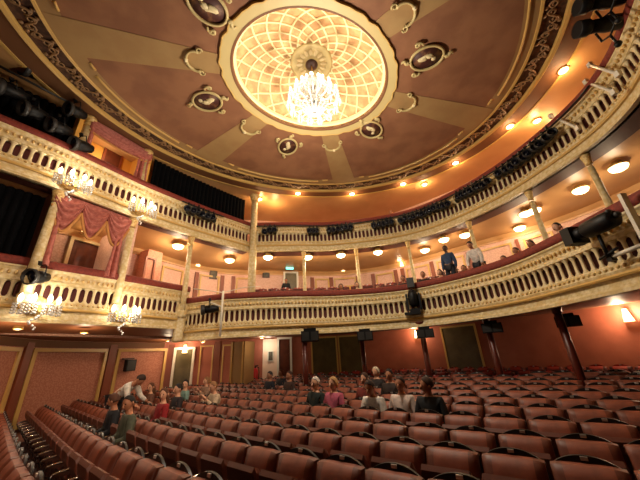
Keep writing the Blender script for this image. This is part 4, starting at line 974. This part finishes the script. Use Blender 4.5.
def person(label, loc, rz, pose='sit', top=(60, 60, 70), legs=(40, 40, 50), hair=(60, 40, 28), skin=0, style='short', lean=0.0, arms='lap', scale=1.0, head_turn=0.0, group=None, sleeves=True, tall=1.0):
    J, ax, hd = skeleton(pose, lean, arms=arms)
    t = thing('person', label, 'person', loc, rz, group); t.scale = (scale, scale, scale * tall)
    order = ['hip', 'waist', 'chest', 'neckb', 'neck', 'shl', 'ell', 'wrl', 'shr', 'elr', 'wrr', 'thl', 'knl', 'anl', 'tol', 'thr', 'knr', 'anr', 'tor']
    ix = {k: i for i, k in enumerate(order)}
    E_ = [('hip', 'waist'), ('waist', 'chest'), ('chest', 'neckb'), ('neckb', 'neck'), ('chest', 'shl'), ('shl', 'ell'), ('ell', 'wrl'), ('chest', 'shr'), ('shr', 'elr'), ('elr', 'wrr'), ('hip', 'thl'), ('thl', 'knl'), ('knl', 'anl'), ('anl', 'tol'), ('hip', 'thr'), ('thr', 'knr'), ('knr', 'anr'), ('anr', 'tor')]
    rad = dict(hip=(.135, .10), waist=(.13, .095), chest=(.15, .105), neckb=.06, neck=.052, shl=.058, ell=.042, wrl=.028, shr=.058, elr=.042, wrr=.028, thl=.085, knl=.058, anl=.038, tol=.036, thr=.085, knr=.058, anr=.038, tor=.036)
    me = skin_mesh('body', [J[k] for k in order], [(ix[a], ix[b]) for a, b in E_], [rad[k] for k in order])
    mb = MB(); fw = Matrix.Rotation(head_turn, 3, 'Z') @ Vector((0, -1, 0))
    if pose == 'bend': fw = Vector((0, -.35, -1))
    Rm, P = head_mesh(mb, J['head'] + hd * .03, hd, fw)
    mb.tube([J['neckb'] - ax * .06, J['neckb'] + hd * .0, J['head'] - hd * .04, J['head'] + hd * .02], [.075, .056, .05, .045], 10)
    for s, S in ((-1, 'l'), (1, 'r')):                        # hands: palm, four unequal bent fingers and a thumb
        w, e = J['wr' + S], J['el' + S]; d = (w - e).normalized(); sd = d.cross(Vector((0, 0, 1))); sd = sd.normalized() if sd.length > .1 else Vector((1, 0, 0)); up = sd.cross(d)
        mb.ball(w + d * .05, .045, 8, (.85, 1.1, .45), Matrix((sd, d, up)).transposed())
        for q in range(4):
            b = w + d * .085 + sd * (q - 1.5) * .019; Lf = (.07, .08, .074, .058)[q]
            mb.tube([b - d * .02, b + d * Lf * .5, b + d * Lf * .85 - up * .02, b + d * Lf * .95 - up * .04], [.010, .009, .008, .006], 5)
        b = w + d * .04 - sd * s * .035; mb.tube([b, b + d * .03 - sd * s * .03, b + d * .065 - sd * s * .032], [.012, .011, .008], 5)
    hm = mesh_of('hm', mb, SKIN[skin]); bm = bmesh.new(); bm.from_mesh(me); bm.from_mesh(hm)
    for f in bm.faces: f.smooth = True
    bm.to_mesh(me); bm.free(); me.materials.clear(); me.materials.append(SKIN[skin])
    bpy.data.meshes.remove(hm); obj('body', None, None, t, me=me)
    for s in (-1, 1): obj('eye', MB().ball(P(s * .03, -.083, .012), .011, 6), EYE, t)
    obj('mouth', MB().ball(P(0, -.082, -.062), .02, 6, (1.1, .4, .3), Rm), LIP, t)
    # clothes
    so = ['hip', 'waist', 'chest', 'neckb', 'shl', 'ell', 'shr', 'elr'] + (['wrl', 'wrr'] if sleeves else [])
    sj = {k: J[k].copy() for k in so}
    if sleeves:
        for S in 'lr': sj['wr' + S] = J['el' + S].lerp(J['wr' + S], .85)
    else:
        for S in 'lr': sj['el' + S] = J['sh' + S].lerp(J['el' + S], .8)
    sj['neckb'] = J['neckb'] - ax * .015
    six = {k: i for i, k in enumerate(so)}
    se = [('hip', 'waist'), ('waist', 'chest'), ('chest', 'neckb'), ('chest', 'shl'), ('shl', 'ell'), ('chest', 'shr'), ('shr', 'elr')] + ([('ell', 'wrl'), ('elr', 'wrr')] if sleeves else [])
    sr = [tuple(v + .018 for v in rad[k]) if isinstance(rad[k], tuple) else rad[k] + (.018 if k != 'neckb' else .012) for k in so]
    tm = skin_mesh('top', [sj[k] for k in so], [(six[a], six[b]) for a, b in se], sr); tm.materials.clear(); tm.materials.append(cloth(top)); obj('top', None, None, t, me=tm)
    lo_ = ['hip', 'thl', 'knl', 'anl', 'thr', 'knr', 'anr']; lix = {k: i for i, k in enumerate(lo_)}
    lm = skin_mesh('trousers', [J[k] for k in lo_], [(lix[a], lix[b]) for a, b in (('hip', 'thl'), ('thl', 'knl'), ('knl', 'anl'), ('hip', 'thr'), ('thr', 'knr'), ('knr', 'anr'))], [tuple(v + .01 for v in rad[k]) if isinstance(rad[k], tuple) else rad[k] + .016 for k in lo_])
    lm.materials.clear(); lm.materials.append(cloth(legs)); obj('trousers', None, None, t, me=lm)
    if style != 'bald':
        mb = MB(); n, m = 14, 9; vs = []; fs = []
        amax = {'short': 1.75, 'bob': 2.15, 'long': 2.5, 'thin': 1.5}[style]
        for i in range(m + 1):
            for j in range(n):
                w = 2 * PI * j / n; front = -math.sin(w)
                lim = amax - max(0, front) ** .6 * (amax - .72)
                a = lim * i / m + 0; vs.append(P(.086 * math.sin(a) * math.cos(w) * (1.1 if style == 'bob' else 1), .108 * math.sin(a) * math.sin(w) + .008, .13 * math.cos(a) - (.05 if style == 'long' else 0) * (a > 1.6)))
        for i in range(m):
            for j in range(n): fs.append((i * n + j, (i + 1) * n + j, (i + 1) * n + (j + 1) % n, i * n + (j + 1) % n))
        mb.add(vs, fs, True)
        if style == 'long': mb.tube([P(0, .08, 0), P(0, .10, -.12), P(0, .085, -.24)], [.07, .075, .05], 8)
        h = obj('hair', mb, cloth(hair), t); md = h.modifiers.new('thickness', 'SOLIDIFY'); md.thickness = .014
    return t
def nearest_seat(px, py, zrel, row=None):
    p = at_z(px, py, CZ + zrel); return min((s for s in seats if not s.get('taken') and (row is None or s['ri'] == row)), key=lambda s: (project((s['x'], s['y'], s['z'] + 1.12))[0] - px) ** 2 + (project((s['x'], s['y'], s['z'] + 1.12))[1] - py) ** 2)
# seated in the stalls: pixel of the face, look
STALLS_P = [
    ('white haired man in a dark green polo shirt sitting in the stalls', 314, 387, dict(row=6, top=(24, 34, 28), hair=(226, 214, 200), style='thin', sleeves=False)),
    ('blonde person in a bright pink top sitting beside the man in dark green', 337, 387, dict(row=6, top=(196, 92, 116), hair=(196, 150, 96), style='bob', sleeves=False)),
    ('woman with brown hair in a dark red jacket over a white top', 359, 384, dict(row=7, top=(120, 40, 30), hair=(70, 42, 26), style='long')),
    ('man in a white shirt with his head bowed', 382, 391, dict(row=6, top=(228, 218, 208), hair=(54, 34, 26), lean=.32, skin=1)),
    ('man in a pale shirt with dark collar next to the bowed man', 407, 391, dict(row=6, top=(226, 204, 192), hair=(60, 36, 26), skin=1)),
    ('person in a black jacket turned towards the man in the pale shirt', 432, 391, dict(row=6, top=(14, 15, 18), hair=(66, 40, 26), skin=1, lean=.12, head_turn=-.9)),
    ('white haired person in dark clothes sitting behind the two men in white shirts', 379, 378, dict(top=(46, 36, 34), hair=(230, 214, 186), style='bob')),
    ('small dark haired person between and behind the two white shirts', 395, 380, dict(top=(50, 34, 28), hair=(44, 28, 22), skin=1)),
    ('dark haired person in dark clothes sitting left of the open doorway', 273, 376, dict(top=(26, 26, 36), hair=(30, 22, 22), skin=1)),
    ('brown haired person in dark clothes in front of the dark doorway', 283, 376, dict(top=(30, 28, 34), hair=(120, 66, 36), skin=1, style='bob')),
    ('person with brown hair in brown under the pillar by the doorway', 296, 379, dict(top=(64, 38, 28), hair=(70, 40, 28), skin=1)),
    ('woman with black hair in a pale teal top on the left', 190, 388, dict(top=(128, 158, 146), hair=(22, 18, 20), style='bob', head_turn=.9)),
    ('fair haired person in a beige top resting on the seats left of the buff pier', 208, 385, dict(top=(168, 130, 104), hair=(170, 120, 76), style='bob', arms='face')),
    ('person in a cream top beside the person in beige', 220, 386, dict(top=(206, 180, 150), hair=(160, 112, 72), lean=.2, arms='face')),
    ('person with long brown hair in a bright red top', 173, 398, dict(top=(150, 22, 26), hair=(96, 58, 36), style='long', head_turn=.8)),
    ('brown haired woman leaning in beneath the bending man', 157, 393, dict(top=(110, 70, 52), hair=(110, 66, 40), style='long', head_turn=.6)),
    ('person in a black jacket sitting at the left turned to neighbours', 128, 404, dict(top=(20, 20, 26), hair=(90, 54, 36), skin=1, lean=.15, head_turn=-.7)),
    ('dark haired person in a grey green shirt sitting in the front group at the left', 145, 416, dict(top=(84, 88, 70), hair=(30, 22, 20), skin=1, lean=.15, head_turn=.5)),
    ('small person with dark hair behind the woman in teal', 180, 392, dict(top=(40, 30, 34), hair=(26, 20, 20), skin=0)),
]
for lab, px, py, kw in STALLS_P:
    s = nearest_seat(px, py, -.5, kw.pop('row', None)); s['taken'] = True
    c = Vector((s['x'], s['y'])) + s['v'] * .13
    person(lab, (c.x, c.y, s['z'] + .02), s['rz'], 'sit', **kw)
q = at_z(115, 398, 1.06)
person('man in a white shirt bending over the seated group at the left', (q.x, q.y, .1), facing((1, -.1)), 'bend', top=(226, 216, 202), legs=(30, 28, 30), hair=(54, 34, 24), skin=1, arms='reach', scale=1.08)

# now the seats themselves; the nearest 300 as things, the rest as one mass
seats.sort(key=lambda s: s['d'])
byrow = {}
for s in seats: byrow.setdefault(s['ri'], []).append(s)
for r in byrow.values():
    r.sort(key=lambda s: s['j'])
    for q, s in enumerate(r): s['n'] = q + 1
seats.sort(key=lambda s: (not s.get('taken'), not (-20 < s['pr'][0] < 660 and s['pr'][1] < 500), s['d']))
protos = {}; rest_seats = seats[300:]
for s in seats[:300]:
    occ = bool(s.get('taken'))
    lab = 'rust leather seat in the %s, %s from its left end' % (ROWN[s['ri']], ordinal(s['n']))
    if occ: lab = 'occupied ' + lab
    if occ not in protos: protos[occ] = make_seat((s['x'], s['y'], s['z']), s['rz'], lab, 'rust leather stalls seats', SM, not occ)
    else: copy_tree(protos[occ], (s['x'], s['y'], s['z']), s['rz'], lab)
def merge_seats(name, lst, meshes, m_extra, label, cat):
    # every seat of the mass still carries its pad, shell and cushion
    bm = bmesh.new(); mats = []
    for key in ('backrest', 'back_shell', 'number_plate', 'seat_cushion_up', 'armrest'):
        me = meshes[key]; mi = len(mats); mats.append(me.materials[0])
        for s in lst:
            off = Vector((SW_ / 2, 0, 0)) if key == 'armrest' else Vector((0, 0, 0))
            T = Matrix.Translation((s['x'], s['y'], s['z'])) @ Matrix.Rotation(s['rz'], 4, 'Z') @ Matrix.Translation(off)
            tmp = bmesh.new(); tmp.from_mesh(me); tmp.transform(T); mm = bpy.data.meshes.new('x'); tmp.to_mesh(mm); tmp.free()
            n0 = len(bm.faces); bm.from_mesh(mm); bpy.data.meshes.remove(mm); bm.faces.ensure_lookup_table()
            for f in bm.faces[n0:]: f.material_index = mi
    me = bpy.data.meshes.new(name); bm.to_mesh(me); bm.free()
    for m in mats: me.materials.append(m)
    o = bpy.data.objects.new(name, me); COL.objects.link(o); rebase(o); o['kind'] = 'stuff'; return tag(o, label, cat)
if rest_seats: merge_seats('distant_seating', rest_seats, SM, None, 'remaining rust leather seats of the furthest stalls rows before the pillars', 'seats')
SM2 = seat_meshes(.90, 'plush', 'recess', 'plush')
PLAT = []
back = []
for r, (off, zr) in enumerate(((2.55, -.74), (1.75, -.67), (.95, -.60))):
    P = resample(sub(offset_path(STALLW, off), (-1.2, 13), (8.6, 7)), step=SW_ * 1.02)
    for i in range(1, len(P) - 1):
        nx, ny = normal(P, i); pr = project((P[i][0], P[i][1], CZ + zr))
        if min((Vector((P[i][0], P[i][1])) - q).length for q in PITN) < .38: continue
        if pr and -10 < pr[0] < 655: back.append(dict(x=P[i][0], y=P[i][1], z=CZ + zr - .95, rz=facing((nx, ny)), r=r, px=pr[0]))
        
pr0 = None; cnt = {}
for s in back:
    cnt[s['r']] = cnt.get(s['r'], 0) + 1
    lab = 'red plush seat in the %s row behind the pillars, %s from the doorway end' % (('front', 'middle', 'rear')[s['r']], ordinal(cnt[s['r']]))
    if pr0 is None: pr0 = make_seat((s['x'], s['y'], s['z']), s['rz'], lab, 'red plush seats behind the pillars', SM2, name='pit_chair')
    else: copy_tree(pr0, (s['x'], s['y'], s['z']), s['rz'], lab)
# balcony seats showing over the rail
pr0 = None
UF = offset_path(CIRCLE, -.25)
cnt = {}
CS = []
for r, off in enumerate((-1.95, -2.8)):
    P = resample(smooth_path(offset_path(CIRCLE[6:-30], off), 6), step=SW_ * 1.08)
    for i in range(1, len(P) - 1):
        pr = project((P[i][0], P[i][1], Z_CT + .2))
        if pr is None or not (185 < pr[0] < 560): continue
        nx, ny = normal(P, i); z = Z_CT + (-.22, .04)[r]
        if min((Vector((P[i][0], P[i][1])) - q).length for q in COLS) < .36: continue
        cnt[r] = cnt.get(r, 0) + 1
        CS.append(dict(x=P[i][0], y=P[i][1], z=z, rz=facing((nx, ny)), v=Vector((nx, ny)), pr=pr))
        lab = 'red plush balcony seat, %s row behind the rail, %s from left' % (('first visible', 'second visible')[r], ordinal(cnt[r]))
        if pr0 is None: pr0 = make_seat((P[i][0], P[i][1], z), facing((nx, ny)), lab, 'red plush balcony seats', SM2, name='balcony_chair')
        else: copy_tree(pr0, (P[i][0], P[i][1], z), facing((nx, ny)), lab)
def circle_person(lab, px, py, off, z_head, pose='sit', **kw):
    p, tn, i = hit_path(px, py, offset_path(CIRCLE, off)); nrm = Vector((tn.y, -tn.x))
    top_h = {'sit': 1.18, 'stand': 1.58, 'bend': 1.2}[pose]
    z = p.z - top_h * .96
    person(lab, (p.x, p.y, z), facing(kw.pop('face', (nrm.x, nrm.y))), pose, **kw)
BP = [
    ('person in black standing before the dark balcony doorway', 286, 277, -4.2, 'stand', dict(top=(16, 16, 20), hair=(20, 16, 16), skin=1, scale=.85)),
    ('dark haired person seated at the balcony rail left of the second slim column', 341, 288, -1.0, 'sit', dict(top=(40, 26, 24), hair=(30, 22, 20), skin=1, style='bob')),
    ('dark haired woman seated at the rail by the second slim column', 357, 286, -1.0, 'sit', dict(top=(70, 44, 36), hair=(36, 24, 20), style='long')),
    ('dark haired person low at the rail right of the second slim column', 378, 289, -1.0, 'sit', dict(top=(46, 28, 24), hair=(28, 20, 18), skin=1)),
    ('man with short dark hair leaning behind the rail beside the third slim column', 403, 280, -1.0, 'sit', dict(top=(60, 36, 34), hair=(40, 28, 24), skin=1)),
    ('dark man in a dark top seated at the rail left of the standing man', 423, 276, -1.0, 'sit', dict(top=(24, 20, 22), hair=(26, 20, 18), skin=1)),
    ('woman with dark hair at the rail just left of the standing man', 440, 274, -1.0, 'sit', dict(top=(50, 36, 36), hair=(32, 22, 20), style='bob')),
    ('dark skinned man in a navy waistcoat over a pale blue shirt standing on the balcony', 446, 251, -1.0, 'stand', dict(top=(40, 62, 96), hair=(16, 12, 12), skin=2, arms='down')),
    ('bearded man with dark hair and a pale shirt seated at the balcony rail', 464, 270, -1.0, 'sit', dict(top=(216, 196, 186), hair=(28, 22, 20), skin=1)),
    ('person in a white top standing and bending beside the fourth slim column', 474, 247, -1.0, 'stand', dict(top=(226, 216, 206), hair=(40, 26, 20), skin=1, lean=.3)),
    ('person with dark hair and dark clothes seated below the white top', 483, 266, -1.0, 'sit', dict(top=(20, 18, 18), hair=(24, 18, 16), skin=1)),
    ('dark haired head low behind the rail right of the white top', 504, 261, -1.0, 'sit', dict(top=(44, 28, 26), hair=(24, 18, 18), skin=1)),
    ('brown haired head behind the rail, left one of two under the large lamp', 516, 253, -1.0, 'sit', dict(top=(60, 32, 26), hair=(92, 48, 30), skin=1)),
    ('dark haired head behind the rail, right one of two under the large lamp', 531, 246, -1.0, 'sit', dict(top=(44, 28, 26), hair=(28, 20, 18), skin=1)),
    ('person with reddish face and dark hair at the rail just left of the followspot', 557, 229, -1.0, 'sit', dict(top=(40, 26, 26), hair=(44, 26, 22), skin=0)),
]
for lab, px, py, off, pose, kw in BP: circle_person(lab, px, py, off, 0, pose, **kw)
p, tn, i = hit_path(391, 213, offset_path(GALL, -.7)); person('person seated behind the upper gallery rail above the dense run of lanterns', (p.x, p.y, p.z - 1.17), facing((tn.y, -tn.x)), 'sit', top=(80, 60, 50), hair=(60, 44, 34), skin=1)
